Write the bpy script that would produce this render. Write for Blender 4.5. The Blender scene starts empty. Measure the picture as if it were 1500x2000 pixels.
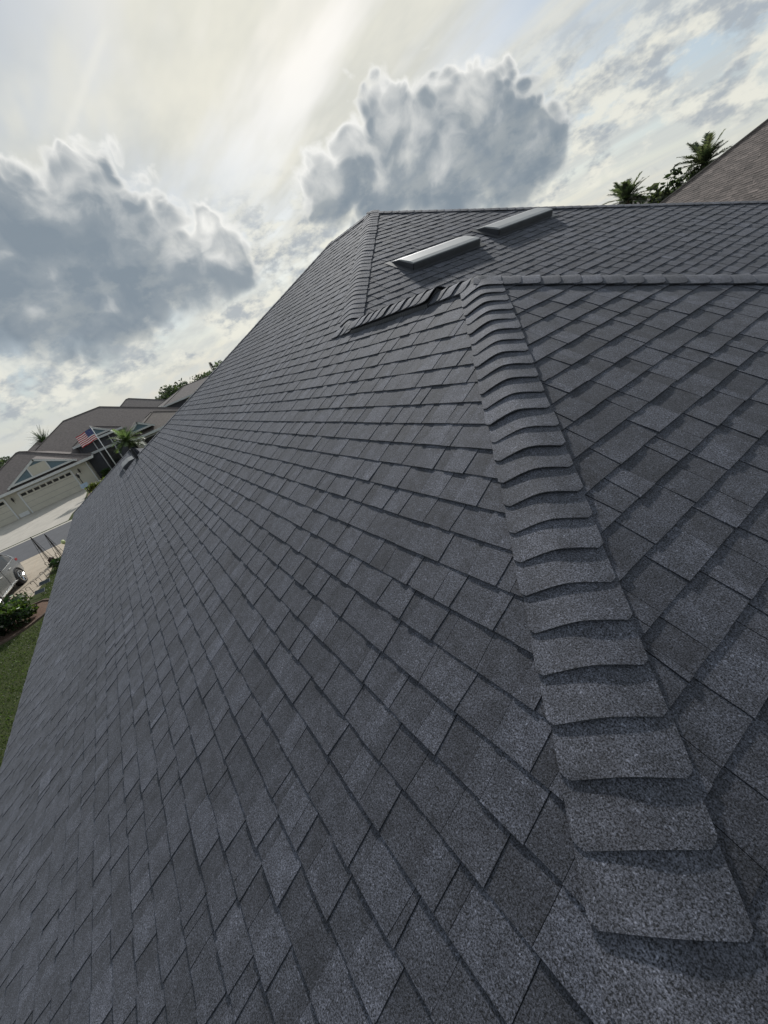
import bpy, bmesh, math, random
from mathutils import Vector, Matrix
R = math.radians
rnd = random.Random(7)
scene = bpy.context.scene
col = scene.collection

# ------------------------------------------------------------------ camera
CAM = Vector((-2.464, 2.5654, 5.4802))
CR = Vector((-0.538883, -0.769053, -0.343749))
CU = Vector((0.178114, -0.502866, 0.845814))
CF = Vector((0.823335, -0.394568, -0.407965))
FPX = 843.62                                   # focal length in pixels of a 1500 px wide frame
cd = bpy.data.cameras.new('camera')
cd.sensor_fit = 'HORIZONTAL'; cd.sensor_width = 36.0; cd.lens = FPX * 36.0 / 1500.0
cd.clip_start = 0.05; cd.clip_end = 4000
cam = bpy.data.objects.new('camera', cd); col.objects.link(cam)
m3 = Matrix((CR, CU, -CF)).transposed()
cam.matrix_world = Matrix.Translation(CAM) @ m3.to_4x4()
scene.camera = cam

# ------------------------------------------------------------------ light
SUN_AZ, SUN_EL = -34.0, 32.0                   # azimuth from +X towards +Y
sd = Vector((math.cos(R(SUN_EL)) * math.cos(R(SUN_AZ)), math.cos(R(SUN_EL)) * math.sin(R(SUN_AZ)), math.sin(R(SUN_EL))))
sl = bpy.data.lights.new('sun', 'SUN'); sl.energy = 3.4; sl.angle = R(2.0); sl.color = (1.0, 0.98, 0.945)
so = bpy.data.objects.new('sun', sl); col.objects.link(so); so.location = (0, 0, 40)
so.rotation_euler = sd.to_track_quat('Z', 'Y').to_euler()

scene.view_settings.view_transform = 'Standard'
scene.view_settings.look = 'None'
scene.view_settings.exposure = 0.0
scene.view_settings.gamma = 1.0
scene.cycles.max_bounces = 5; scene.cycles.diffuse_bounces = 2; scene.cycles.glossy_bounces = 2; scene.cycles.transmission_bounces = 2
scene.cycles.caustics_reflective = False; scene.cycles.caustics_refractive = False

# ------------------------------------------------------------------ node helper
class NT:
    def __init__(s, tree): s.t = tree; s.n = tree.nodes; s.l = tree.links
    def put(s, sock, v):
        if hasattr(v, 'is_linked') or isinstance(v, bpy.types.NodeSocket): s.l.new(v, sock)
        else: sock.default_value = v
    def math(s, op, a, b=None, c=None, clamp=False):
        n = s.n.new('ShaderNodeMath'); n.operation = op; n.use_clamp = clamp
        s.put(n.inputs[0], a)
        if b is not None: s.put(n.inputs[1], b)
        if c is not None: s.put(n.inputs[2], c)
        return n.outputs[0]
    def vm(s, op, a, b=None, out=0):
        n = s.n.new('ShaderNodeVectorMath'); n.operation = op
        s.put(n.inputs[0], a)
        if b is not None:
            if op == 'SCALE': s.put(n.inputs['Scale'], b)
            else: s.put(n.inputs[1], b)
        return n.outputs['Value'] if out else n.outputs[0]
    def mix(s, f, a, b, blend='MIX'):
        n = s.n.new('ShaderNodeMix'); n.data_type = 'RGBA'; n.blend_type = blend
        s.put(n.inputs[0], f)
        s.put(n.inputs[6], a if not isinstance(a, tuple) else (*a[:3], 1)); s.put(n.inputs[7], b if not isinstance(b, tuple) else (*b[:3], 1))
        return n.outputs[2]
    def smooth(s, v, a, b, lo=0.0, hi=1.0):
        n = s.n.new('ShaderNodeMapRange'); n.interpolation_type = 'SMOOTHSTEP'
        s.put(n.inputs[0], v); n.inputs[1].default_value = a; n.inputs[2].default_value = b
        n.inputs[3].default_value = lo; n.inputs[4].default_value = hi
        return n.outputs[0]
    def noise(s, vec, scale, detail=4, rough=0.55, col=False, dist=0.0):
        n = s.n.new('ShaderNodeTexNoise'); s.put(n.inputs['Vector'], vec); n.inputs['Scale'].default_value = scale
        n.inputs['Detail'].default_value = detail; n.inputs['Roughness'].default_value = rough; n.inputs['Distortion'].default_value = dist
        return n.outputs['Color' if col else 'Fac']
    def voro(s, vec, scale, detail=0.0, rough=0.5, feat='F1'):
        n = s.n.new('ShaderNodeTexVoronoi'); n.feature = feat; s.put(n.inputs['Vector'], vec); n.inputs['Scale'].default_value = scale
        if 'Detail' in n.inputs: n.inputs['Detail'].default_value = detail; n.inputs['Roughness'].default_value = rough
        return n.outputs['Distance']
    def mapping(s, vec, scale=(1, 1, 1), rot=(0, 0, 0), loc=(0, 0, 0)):
        n = s.n.new('ShaderNodeMapping'); s.put(n.inputs['Vector'], vec)
        n.inputs['Scale'].default_value = scale; n.inputs['Rotation'].default_value = rot; n.inputs['Location'].default_value = loc
        return n.outputs[0]

# ------------------------------------------------------------------ sky
world = bpy.data.worlds.new('World'); scene.world = world; world.use_nodes = True
def build_sky():
    t = NT(world.node_tree); t.n.clear()
    out = t.n.new('ShaderNodeOutputWorld'); bg = t.n.new('ShaderNodeBackground'); t.l.new(bg.outputs[0], out.inputs[0])
    tc = t.n.new('ShaderNodeTexCoord'); d = tc.outputs['Generated']
    sky = t.n.new('ShaderNodeTexSky'); sky.sky_type = 'NISHITA'; sky.sun_disc = False
    sky.sun_elevation = R(SUN_EL); sky.sun_rotation = R(90 - SUN_AZ)
    sky.air_density = 1.0; sky.dust_density = 1.0
    base = t.vm('SCALE', sky.outputs[0], 0.10)
    sep = t.n.new('ShaderNodeSeparateXYZ'); t.l.new(d, sep.inputs[0]); z = sep.outputs[2]
    sdot = t.vm('DOT_PRODUCT', d, tuple(sd), out=1)
    # thin high veil, drawn out in streaks
    zz = t.math('ADD', t.math('MAXIMUM', z, 0.0), 0.10)
    pl = t.vm('SCALE', d, t.math('DIVIDE', 1.0, zz))    # flat cloud-deck coordinates
    st = t.mapping(pl, scale=(0.50, 1.7, 0.0), rot=(0, 0, R(62)))
    n1 = t.noise(st, 1.1, 4, 0.55)
    veil = t.smooth(n1, 0.36, 0.62, 0.18, 1.0)
    near = t.smooth(sdot, 0.62, 0.99)
    veil = t.math('MULTIPLY', veil, t.math('ADD', 0.66, t.math('MULTIPLY', near, 0.40)), clamp=True)
    sn = t.smooth(t.noise(t.mapping(pl, scale=(0.9, 1.6, 0.0), rot=(0, 0, R(62)), loc=(1.7, 0.6, 0)), 1.6, 4, 0.6), 0.28, 0.72)
    vcol = t.mix(near, (0.52, 0.56, 0.58), t.mix(sn, (0.58, 0.60, 0.58), (0.80, 0.79, 0.71)))
    c = t.mix(veil, t.mix(0.45, base, (0.36, 0.46, 0.55)), vcol)
    glow = t.smooth(sdot, 0.90, 1.0)
    c = t.mix(t.math('MULTIPLY', glow, 0.35), c, (0.90, 0.87, 0.74))
    # an old vapour trail
    d1, d2 = Vector((0.8401, -0.2809, 0.4640)), Vector((0.9139, -0.1617, 0.3724))
    cn = d1.cross(d2).normalized(); mid = (d1 + d2).normalized()
    wob = t.math('MULTIPLY_ADD', t.noise(d, 9.0, 3, 0.6), 0.030, -0.015)
    off = t.math('ABSOLUTE', t.math('ADD', t.vm('DOT_PRODUCT', d, tuple(cn), out=1), wob))
    tr = t.math('MULTIPLY', t.smooth(off, 0.0, 0.011, 0.40, 0.0), t.smooth(t.vm('DOT_PRODUCT', d, tuple(mid), out=1), 0.9945, 0.9975))
    c = t.mix(tr, c, (0.86, 0.85, 0.78))
    # pale air near the horizon
    hz = t.smooth(z, 0.0, 0.14, 0.65, 0.0)
    c = t.mix(hz, c, (0.70, 0.72, 0.68))
    # ---- heap clouds: billowing banks
    w1 = t.vm('SUBTRACT', t.noise(d, 8.0, 2, 0.6, col=True), (0.5, 0.5, 0.5))
    dw = t.vm('MULTIPLY_ADD', w1, (0.085, 0.085, 0.085)); dw.node.inputs[2].default_value = (0, 0, 0); t.l.new(d, dw.node.inputs[2])
    def banks(vec):
        F = None
        for (x, y, zc, r, *pk) in BANKS:
            pk = pk[0] if pk else 1.0
            v = t.math('MULTIPLY_ADD', t.vm('DISTANCE', vec, (x, y, zc), out=1), -pk / (r * RK), pk)
            F = v if F is None else t.math('SMOOTH_MAX', F, v, 0.15)
        return F
    F = banks(dw)
    up = (sd + Vector((0, 0, 0.9))).normalized()
    F2 = banks(t.vm('ADD', dw, tuple(up * 0.045)))
    side = t.math('SUBTRACT', F, F2)                 # above 0 on the sunward rim, below 0 underneath
    bill = t.voro(dw, 26.0, 1.0, 0.5)
    fb = t.noise(dw, 14.0, 6, 0.62)
    topw = t.smooth(side, -0.35, 0.30, 0.35, 1.0)     # crisp heads, soft bases
    topw_e = t.math('MULTIPLY', topw, t.smooth(F, 0.15, 0.60, 1.0, 0.50))   # the heart of a bank is solid
    D = t.math('MULTIPLY_ADD', t.math('SUBTRACT', 0.45, bill), t.math('MULTIPLY', topw_e, 0.50), F)
    D = t.math('MULTIPLY_ADD', t.math('SUBTRACT', fb, 0.5), t.math('MULTIPLY_ADD', topw_e, 0.70, 0.22), D)
    alpha = t.math('ADD', t.math('MULTIPLY', t.smooth(D, 0.02, 0.28), topw), t.math('MULTIPLY', t.smooth(D, 0.0, 0.55), t.math('SUBTRACT', 1.0, topw)), clamp=True)
    # lit side: compare with the same field a little further towards the sun
    rel = t.math('SUBTRACT', t.noise(t.vm('ADD', dw, tuple(up * 0.020)), 14.0, 3, 0.55), fb)
    soft = t.noise(d, 7.0, 3, 0.55)
    rim = t.smooth(D, 0.06, 0.46, 1.0, 0.0)
    lit = t.math('MULTIPLY', rim, t.smooth(side, -0.40, 0.35, 0.30, 0.85))
    lit = t.math('ADD', lit, t.smooth(side, -0.15, 0.80, 0.0, 0.66))
    lit = t.math('MULTIPLY_ADD', t.math('MULTIPLY', rel, topw), -0.9, lit)
    lit = t.math('MULTIPLY_ADD', t.math('SUBTRACT', soft, 0.53), 1.25, lit)
    lit = t.math('MULTIPLY_ADD', t.math('MULTIPLY', t.math('SUBTRACT', bill, 0.42), topw), 0.22, lit, clamp=True)
    ccol = t.n.new('ShaderNodeValToRGB'); t.l.new(lit, ccol.inputs[0])
    e = ccol.color_ramp.elements
    e[0].position = 0.0; e[0].color = (0.235, 0.285, 0.335, 1)
    e[1].position = 1.0; e[1].color = (0.90, 0.90, 0.87, 1)
    k = e.new(0.25); k.color = (0.30, 0.345, 0.385, 1)
    k = e.new(0.60); k.color = (0.60, 0.62, 0.62, 1)
    c = t.mix(alpha, c, ccol.outputs[0])
    # ---- low broken field towards the horizon
    ld = t.mapping(d, scale=(1.0, 1.0, 1.7))
    f1 = t.noise(ld, 11.0, 6, 0.6)
    lowmask = t.math('MULTIPLY', t.smooth(z, 0.012, 0.05), t.smooth(z, 0.17, 0.30, 1.0, 0.0))
    a2 = t.math('MULTIPLY', t.smooth(f1, 0.42, 0.55), lowmask)
    sh = t.smooth(t.noise(t.mapping(d, scale=(1.0, 1.0, 1.8), loc=(0.02, 0.01, 0.03)), 19.0, 4, 0.6), 0.36, 0.60)
    lc = t.mix(sh, (0.40, 0.44, 0.48), (0.84, 0.83, 0.74))
    c = t.mix(t.math('MULTIPLY', t.math('MULTIPLY', a2, 0.85), t.math('SUBTRACT', 1.0, t.math('MULTIPLY', alpha, 0.85))), c, lc)
    t.l.new(c, bg.inputs[0]); bg.inputs[1].default_value = 1.0
RK = 1.45
BANKS = [(0.947,-0.076,0.311,0.080),(0.944,-0.152,0.294,0.085),(0.975,-0.054,0.216,0.121),(0.969,-0.002,0.245,0.113),(0.956,-0.189,0.225,0.111),(0.950,-0.246,0.192,0.080),(0.929,-0.324,0.176,0.064),(0.920,-0.319,0.226,0.039),(0.980,-0.114,0.165,0.078),(0.983,0.006,0.186,0.054),
         (0.731,-0.630,0.263,0.055),(0.771,-0.589,0.242,0.049),(0.722,-0.659,0.210,0.091),(0.637,-0.737,0.227,0.060),(0.627,-0.759,0.177,0.086),(0.691,-0.703,0.167,0.075),(0.581,-0.801,0.144,0.061),(0.818,-0.534,0.214,0.052),(0.766,-0.612,0.196,0.069),(0.616,-0.779,0.116,0.057),
         
         # the same kind of banks all round the rest of the sky
         (0.05,-0.96,0.28,0.15),(-0.35,-0.90,0.25,0.16),(-0.75,-0.60,0.28,0.17),(-0.90,0.35,0.24,0.17),(-0.55,0.78,0.30,0.16),(-0.10,0.95,0.29,0.17),(0.40,0.88,0.26,0.15),(0.78,0.55,0.30,0.16),
         (-0.40,0.30,0.86,0.20),(-0.30,-0.55,0.78,0.18),(0.20,0.60,0.77,0.17)]
build_sky()
world.cycles.sampling_method = 'MANUAL'; world.cycles.sample_map_resolution = 512

# ------------------------------------------------------------------ materials
MATS = {}
def new_mat(name):
    m = bpy.data.materials.new(name); m.use_nodes = True; t = NT(m.node_tree)
    p = t.n['Principled BSDF']; MATS[name] = m
    return m, t, p
def plain(name, c, rough=0.6, var=0.12, vs=6.0, bump=0.0, bs=40.0, metal=0.0, spec=0.5):
    m, t, p = new_mat(name)
    g = t.n.new('ShaderNodeNewGeometry').outputs['Position']
    n = t.noise(g, vs, 5, 0.6)
    f = t.smooth(n, 0.25, 0.75, 1 - var, 1 + var)
    t.l.new(t.vm('SCALE', t.vm('MULTIPLY', (c[0], c[1], c[2]), (1, 1, 1)), f), p.inputs['Base Color'])
    p.inputs['Roughness'].default_value = rough; p.inputs['Metallic'].default_value = metal
    p.inputs['Specular IOR Level'].default_value = spec
    if bump:
        b = t.n.new('ShaderNodeBump'); b.inputs['Strength'].default_value = bump; b.inputs['Distance'].default_value = 0.01
        t.l.new(t.noise(g, bs, 4, 0.6), b.inputs['Height']); t.l.new(b.outputs[0], p.inputs['Normal'])
    return m
def granule(name, tint=(1, 1, 1), grain=420.0, contrast=1.0, sheen=0.0):
    """mineral-faced asphalt: tone of the piece from its colour attribute, speckle from the grains"""
    m, t, p = new_mat(name)
    g = t.n.new('ShaderNodeNewGeometry').outputs['Position']
    at = t.n.new('ShaderNodeAttribute'); at.attribute_name = 'tone'
    n1 = t.noise(g, grain, 2, 0.7)
    s1 = t.smooth(n1, 0.30, 0.72, 1.0 - 0.66 * contrast, 1.0 + 0.72 * contrast)
    n2 = t.noise(g, grain * 0.62, 1, 0.5)
    s2 = t.smooth(n2, 0.60, 0.78, 0.0, 1.25 * contrast)
    n3 = t.noise(g, 13.0, 6, 0.7)
    s3 = t.smooth(n3, 0.25, 0.75, 0.66, 1.34)
    n4 = t.noise(g, 1.1, 3, 0.5)
    s4 = t.smooth(n4, 0.25, 0.75, 0.90, 1.10)
    f = t.math('MULTIPLY', t.math('MULTIPLY', t.math('ADD', s1, s2), s3), s4)
    t.l.new(t.vm('SCALE', t.vm('MULTIPLY', at.outputs['Color'], tint), f), p.inputs['Base Color'])
    p.inputs['Roughness'].default_value = 0.85
    p.inputs['Sheen Weight'].default_value = sheen; p.inputs['Sheen Roughness'].default_value = 0.45; p.inputs['Sheen Tint'].default_value = (0.86, 0.90, 1.0, 1)
    p.inputs['Specular IOR Level'].default_value = 0.45
    b = t.n.new('ShaderNodeBump'); b.inputs['Strength'].default_value = 0.55; b.inputs['Distance'].default_value = 0.0025
    t.l.new(n1, b.inputs['Height']); t.l.new(b.outputs[0], p.inputs['Normal'])
    return m

granule('shingle', (0.645, 0.655, 0.705), 235.0, 1.45, 0.06)
granule('brown_shingle', (1, 1, 1), 60.0, 0.5)
plain('deck', (0.03, 0.03, 0.033), 0.9)
plain('vent_metal', (0.34, 0.34, 0.335), 0.5, 0.08, metal=0.0, spec=0.6)
plain('vent_grey', (0.15, 0.15, 0.15), 0.5, 0.08)
plain('dark_metal', (0.045, 0.046, 0.052), 0.5)
plain('black_plastic', (0.018, 0.018, 0.02), 0.6)
plain('white_trim', (0.62, 0.62, 0.60), 0.5, 0.06)
plain('stucco', (0.46, 0.44, 0.39), 0.85, 0.06, 3.0, 0.3, 60)

# ------------------------------------------------------------------ mesh helpers
class MB:
    def __init__(s): s.v = []; s.f = []; s.c = []; s.mi = []
    def vert(s, p): s.v.append(tuple(p)); return len(s.v) - 1
    def face(s, idx, tone=None, mi=0): s.f.append(tuple(idx)); s.c.append(tone); s.mi.append(mi)
    def poly(s, pts, tone=None, mi=0): s.face([s.vert(p) for p in pts], tone, mi)
    def box(s, x0, x1, y0, y1, z0, z1, mat=None, tone=None, mi=0):
        P = [Vector((x, y, z)) for z in (z0, z1) for (x, y) in ((x0, y0), (x1, y0), (x1, y1), (x0, y1))]
        if mat is not None: P = [mat @ p for p in P]
        i = [s.vert(p) for p in P]
        for q in ((3, 2, 1, 0), (4, 5, 6, 7), (0, 1, 5, 4), (1, 2, 6, 5), (2, 3, 7, 6), (3, 0, 4, 7)): s.face([i[k] for k in q], tone, mi)
    def tube(s, pts, r, n=6, mi=0, cap=True, tone=None):
        pts = [Vector(p) for p in pts]; rr = r if isinstance(r, (list, tuple)) else [r] * len(pts)
        rings = []
        for i, p in enumerate(pts):
            d = (pts[min(i + 1, len(pts) - 1)] - pts[max(i - 1, 0)]).normalized()
            a = d.orthogonal().normalized() if i == 0 else (a - d * a.dot(d)).normalized()
            b = d.cross(a)
            rings.append([s.vert(p + (a * math.cos(2 * math.pi * k / n) + b * math.sin(2 * math.pi * k / n)) * rr[i]) for k in range(n)])
        for i in range(len(rings) - 1):
            for k in range(n): s.face((rings[i][k], rings[i][(k + 1) % n], rings[i + 1][(k + 1) % n], rings[i + 1][k]), tone, mi)
        if cap: s.face(rings[0][::-1], tone, mi); s.face(rings[-1], tone, mi)
    def build(s, name, mat, parent=None, smooth=False, kind=None, mats=None):
        me = bpy.data.meshes.new(name); me.from_pydata(s.v, [], s.f)
        for mm in (mats or [mat]): me.materials.append(MATS[mm])
        if any(c is not None for c in s.c):
            at = me.color_attributes.new('tone', 'FLOAT_COLOR', 'CORNER'); arr = []
            for poly, c in zip(me.polygons, s.c):
                c = c or (0.07, 0.07, 0.075); arr += [c[0], c[1], c[2], 1.0] * poly.loop_total
            at.data.foreach_set('color', arr)
        if mats: me.polygons.foreach_set('material_index', s.mi)
        if smooth: me.polygons.foreach_set('use_smooth', [True] * len(me.polygons))
        o = bpy.data.objects.new(name, me); col.objects.link(o)
        if parent: o.parent = parent
        if kind: o['kind'] = kind
        return o
def tag(o, label, cat, group=None):
    o['label'] = label; o['category'] = cat
    if group: o['group'] = group
    return o
def empty(name, loc=(0, 0, 0), rz=0.0):
    o = bpy.data.objects.new(name, None); col.objects.link(o); o.location = loc; o.rotation_euler = (0, 0, rz); o.empty_display_size = 0.2
    return o
def to_px(p):
    d = Vector(p) - CAM; z = d.dot(CF)
    if z < 0.05: return None
    return (750 + FPX * d.dot(CR) / z, 1000 - FPX * d.dot(CU) / z)
def px_area(pts):
    q = [to_px(p) for p in pts]
    if any(a is None for a in q): return 0.0
    cx = sum(a[0] for a in q) / len(q); cy = sum(a[1] for a in q) / len(q)
    if not (-40 < cx < 1540 and -40 < cy < 2040): return 0.0
    return abs(sum(q[i][0] * q[(i + 1) % len(q)][1] - q[(i + 1) % len(q)][0] * q[i][1] for i in range(len(q)))) / 2
def clip(poly, nx, ny, c):
    """keep nx*x + ny*y <= c"""
    out = []
    for i in range(len(poly)):
        a, b = poly[i], poly[(i + 1) % len(poly)]
        da = nx * a[0] + ny * a[1] - c; db = nx * b[0] + ny * b[1] - c
        if da <= 0: out.append(a)
        if (da < 0 < db) or (db < 0 < da):
            k = da / (da - db); out.append((a[0] + (b[0] - a[0]) * k, a[1] + (b[1] - a[1]) * k))
    return out

# ------------------------------------------------------------------ the shingled house: roof geometry
GZ = 5.4                        # height of the wing's peak above the ground
S = 0.51525; TH = math.atan(S); CT = math.cos(TH); ST = math.sin(TH)
UM, VM, UM2, EV, VW, UW = 4.9377, 2.9750, 6.6053, 5.2712, -2.2886, 15.3110
EX = 0.143
def W3(u, v, z): return Vector((u, -v, z + GZ))
house = empty('shingled_house', (6.0, 0.0, 0.0))
tag(house, 'house with the new charcoal shingle hip roof filling the foreground', 'house')
HINV = Matrix.Translation((-6.0, 0, 0))
def hp(o):                       # parent to the house keeping world coordinates
    o.parent = house; o.matrix_parent_inverse = HINV; return o
from mathutils import noise as vnoise
class Plane:
    """roof plane: lower-left reference o, a = along the courses, b = up the slope"""
    def __init__(s, o, a, b):
        s.o = Vector(o); s.a = Vector(a).normalized(); s.b = Vector(b).normalized(); s.n = s.a.cross(s.b)
        if s.n.z < 0: s.n = -s.n
    def p(s, x, y, h): return s.o + s.a * x + s.b * y + s.n * h
def P_uv(u, v, plane):            # plan position to plane coordinates
    w = W3(u, v, 0) - plane.o; w.z = 0
    x = w.dot(plane.a); bh = Vector((plane.b.x, plane.b.y, 0)); y = w.dot(bh) / bh.length_squared
    return (x, y)

def pal(r, kind):
    base = 0.096 if kind else 0.074
    k = base * math.exp(r.gauss(0, 0.12))
    w = r.gauss(0, 0.003)
    return (k * (0.955 + w), k * 0.98, k * (1.12 - w))
def pal_brown(r, kind):
    k = (0.125 if kind else 0.105) * math.exp(r.gauss(0, 0.16)); return (k * 1.20, k * 0.96, k * 0.84)

def shingle_plane(plane, poly, ref_b, seed, palette=pal, h0=0.0092, tooth=0.0027, inset=0.045, wmean=0.14, edges=None, exposure=EX):
    """list of tabs; each is (list of (top polygon pts, tone), skirt pts)"""
    r = random.Random(seed); tabs = []
    # half planes of the convex outline, pulled in under the caps
    hp_ = []
    A = sum(poly[i][0] * poly[(i + 1) % len(poly)][1] - poly[(i + 1) % len(poly)][0] * poly[i][1] for i in range(len(poly)))
    if A < 0: poly = poly[::-1]
    for i in range(len(poly)):
        a, b = poly[i], poly[(i + 1) % len(poly)]; dx, dy = b[0] - a[0], b[1] - a[1]; L = math.hypot(dx, dy)
        if L < 1e-6: continue
        nx, ny = dy / L, -dx / L
        ins = inset if (abs(dy) / L > 0.2) else 0.0
        hp_.append((nx, ny, nx * a[0] + ny * a[1] - ins))
    y0 = min(p[1] for p in poly); y1 = max(p[1] for p in poly)
    k0 = math.floor((y0 - ref_b) / exposure + 1e-4); k1 = math.ceil((y1 - ref_b) / exposure - 1e-4)
    for k in range(k0, k1):
        bl = ref_b + k * exposure; bu = bl + exposure
        sec = [p for p in poly]
        cc = clip(clip(sec, 0, 1, bu), 0, -1, -bl)
        if len(cc) < 3: continue
        xa = min(p[0] for p in cc); xb = max(p[0] for p in cc)
        x = xa - r.uniform(0, 0.25); kind = r.random() < 0.5; shift = r.uniform(-0.002, 0.002); sk_prev = r.uniform(-0.05, 0.05)
        while x < xb:
            w = max(0.055, r.gauss(wmean if kind else wmean * 0.9, 0.042)) if r.random() > 0.12 else r.uniform(0.03, 0.07)
            sk = r.uniform(-0.06, 0.06)
            jl = shift + r.uniform(-0.0018, 0.0018) - (0.001 if kind else -0.0005)
            hl = h0 + (tooth if kind else 0) + r.uniform(-0.0007, 0.0009); hu = (0.0052 if kind else 0.0030)
            gap = 0.0012
            xl0, xl1 = x + gap, x + gap + sk_prev * exposure
            xr0, xr1 = x + w - gap, x + w - gap + sk * exposure
            yb, yt = bl + jl, bu + 0.012
            zones = [(0.0, 1.0)]
            if r.random() < 0.45: q = r.uniform(0.3, 0.7); zones = [(0, q), (q, 1)]
            tone0 = palette(r, kind); tops = []; jL, jR = r.uniform(-0.0012, 0.0016), r.uniform(-0.0012, 0.0016)
            for (za, zb) in zones:
                tone = tone0 if za == 0 else palette(r, kind)
                pg = [(xl0 + (xr0 - xl0) * za, yb), (xl0 + (xr0 - xl0) * zb, yb), (xl1 + (xr1 - xl1) * zb, yt), (xl1 + (xr1 - xl1) * za, yt)]
                for (nx, ny, c) in hp_:
                    pg = clip(pg, nx, ny, c + (0.02 if ny > 0.99 else 0.0))
                    if len(pg) < 3: break
                if len(pg) >= 3:
                    tops.append(([plane.p(px, py, hl + (hu - hl) * max(0, min(1.1, (py - bl) / exposure)) + (jL + (jR - jL) * max(0, min(1, (px - x) / w))) * max(0, 1 - (py - bl) / exposure)) for (px, py) in pg], tone))
            if tops: tabs.append(tops)
            x += w; kind = (not kind) if r.random() < 0.85 else kind; sk_prev = sk
    return tabs, plane
def add_tab(mb, tops, plane, depth=0.013):
    dn = plane.n * -depth
    for pts, tone in tops:
        pts = [p + plane.n * (0.0045 * vnoise.noise(p * 0.9) + 0.002 * vnoise.noise(p * 2.7)) for p in pts]   # slight waves in the deck
        i = [mb.vert(p) for p in pts]; j = [mb.vert(p + dn) for p in pts]
        # orientation: outward normal along plane.n
        nn = (pts[1] - pts[0]).cross(pts[2] - pts[1])
        if nn.dot(plane.n) < 0: i = i[::-1]; j = j[::-1]
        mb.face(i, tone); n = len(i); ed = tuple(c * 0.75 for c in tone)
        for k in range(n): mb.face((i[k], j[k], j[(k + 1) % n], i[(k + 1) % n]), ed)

yu, yv = Vector((1, 0, 0)), Vector((0, -1, 0))
planeA = Plane(W3(0, 0, 0), yu, (0, -CT, ST))              # faces the street side garden
planeD = Plane(W3(0, 0, 0), yv, (CT, 0, ST))               # near end of the wing
planeC = Plane(W3(UM, VM, S * VM), yv, (CT, 0, ST))        # near end of the main roof
planeB = Plane(W3(0, 0, 0), yu, (0, CT, ST))               # back of the wing
planeR = Plane(W3(UM, VM, S * VM), yu, (0, CT, ST))        # back of the main roof
planeF = Plane(W3(UM2, VM, S * VM), yv, (-CT, 0, ST))      # far end of the main roof
planeFW = Plane(W3(UW, VW, S * VW), yv, (-CT, 0, ST))      # far end of the far wing
planeFB = Plane(W3(UW, VW, S * VW), yu, (0, CT, ST))       # back of the far wing
HM = VM + EV                                               # half width of the main roof
def pp(plane, *uv): return [P_uv(u, v, plane) for (u, v) in uv]
decks = []
def reg(plane, uv, seed, ref=0.0):
    decks.append((plane, uv)); return shingle_plane(plane, pp(plane, *uv), ref, seed)
fields = []
fields.append(reg(planeA, [(-EV, -EV), (VW, VW), (UW, VW), (UW + VW + EV, -EV)], 11))
fields.append(reg(planeA, [(VW, VW), (0, 0), (UM2 + VM, 0), (UM2 + VM - VW, VW)], 12))
fields.append(reg(planeA, [(UM - VM, 0), (UM, VM), (UM2, VM), (UM2 + VM, 0)], 13))
fields.append(reg(planeD, [(-EV, -EV), (0, 0), (-EV, EV)], 14))
fields.append(reg(planeC, [(UM, VM), (UM - VM, 0), (-HM + UM, EV), (UM - HM, VM + HM)], 15))
fields.append(reg(planeB, [(0, 0), (UM - VM, 0), (UM - VM - EV, EV), (-EV, EV)], 16))
fields.append(reg(planeR, [(UM, VM), (UM2, VM), (UM2 + HM, VM + HM), (UM - HM, VM + HM)], 17))
fields.append(reg(planeF, [(UM2, VM), (UM2 + HM, VM + HM), (UM2 + HM, VW + (UM2 + HM - (UM2 + VM - VW))), (UM2 + VM - VW, VW)], 18))
fields.append(reg(planeFW, [(UW, VW), (UW + VW + EV, -EV), (UW + VW + EV, VW * 2 + EV)], 19))
fields.append(reg(planeFB, [(UW, VW), (UM2 + VM - VW, VW), (UM2 + HM, VW + (UM2 + HM - (UM2 + VM - VW))), (UW + VW + EV, VW * 2 + EV)], 20))

# deck: one sheet for each plane, 14 mm under the surface, plus fascia board
mb = MB()
for plane, uv in decks:
    mb.poly([plane.p(x, y, -0.012) for (x, y) in pp(plane, *uv)])
roof = hp(mb.build('roof', 'deck'))
def rp(o): o.parent = roof; return o          # the roof mesh is already in world coordinates inside the house

alltabs = []
for tabs, plane in fields:
    for tops in tabs:
        a = sum(px_area(p) for p, _ in tops)
        alltabs.append((a, tops, plane))
alltabs.sort(key=lambda q: -q[0])
for a, tops, plane in alltabs[:300]:
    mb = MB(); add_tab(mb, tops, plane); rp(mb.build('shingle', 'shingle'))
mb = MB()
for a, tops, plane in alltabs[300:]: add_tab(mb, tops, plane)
rp(mb.build('shingle_field', 'shingle', kind='stuff'))

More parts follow.
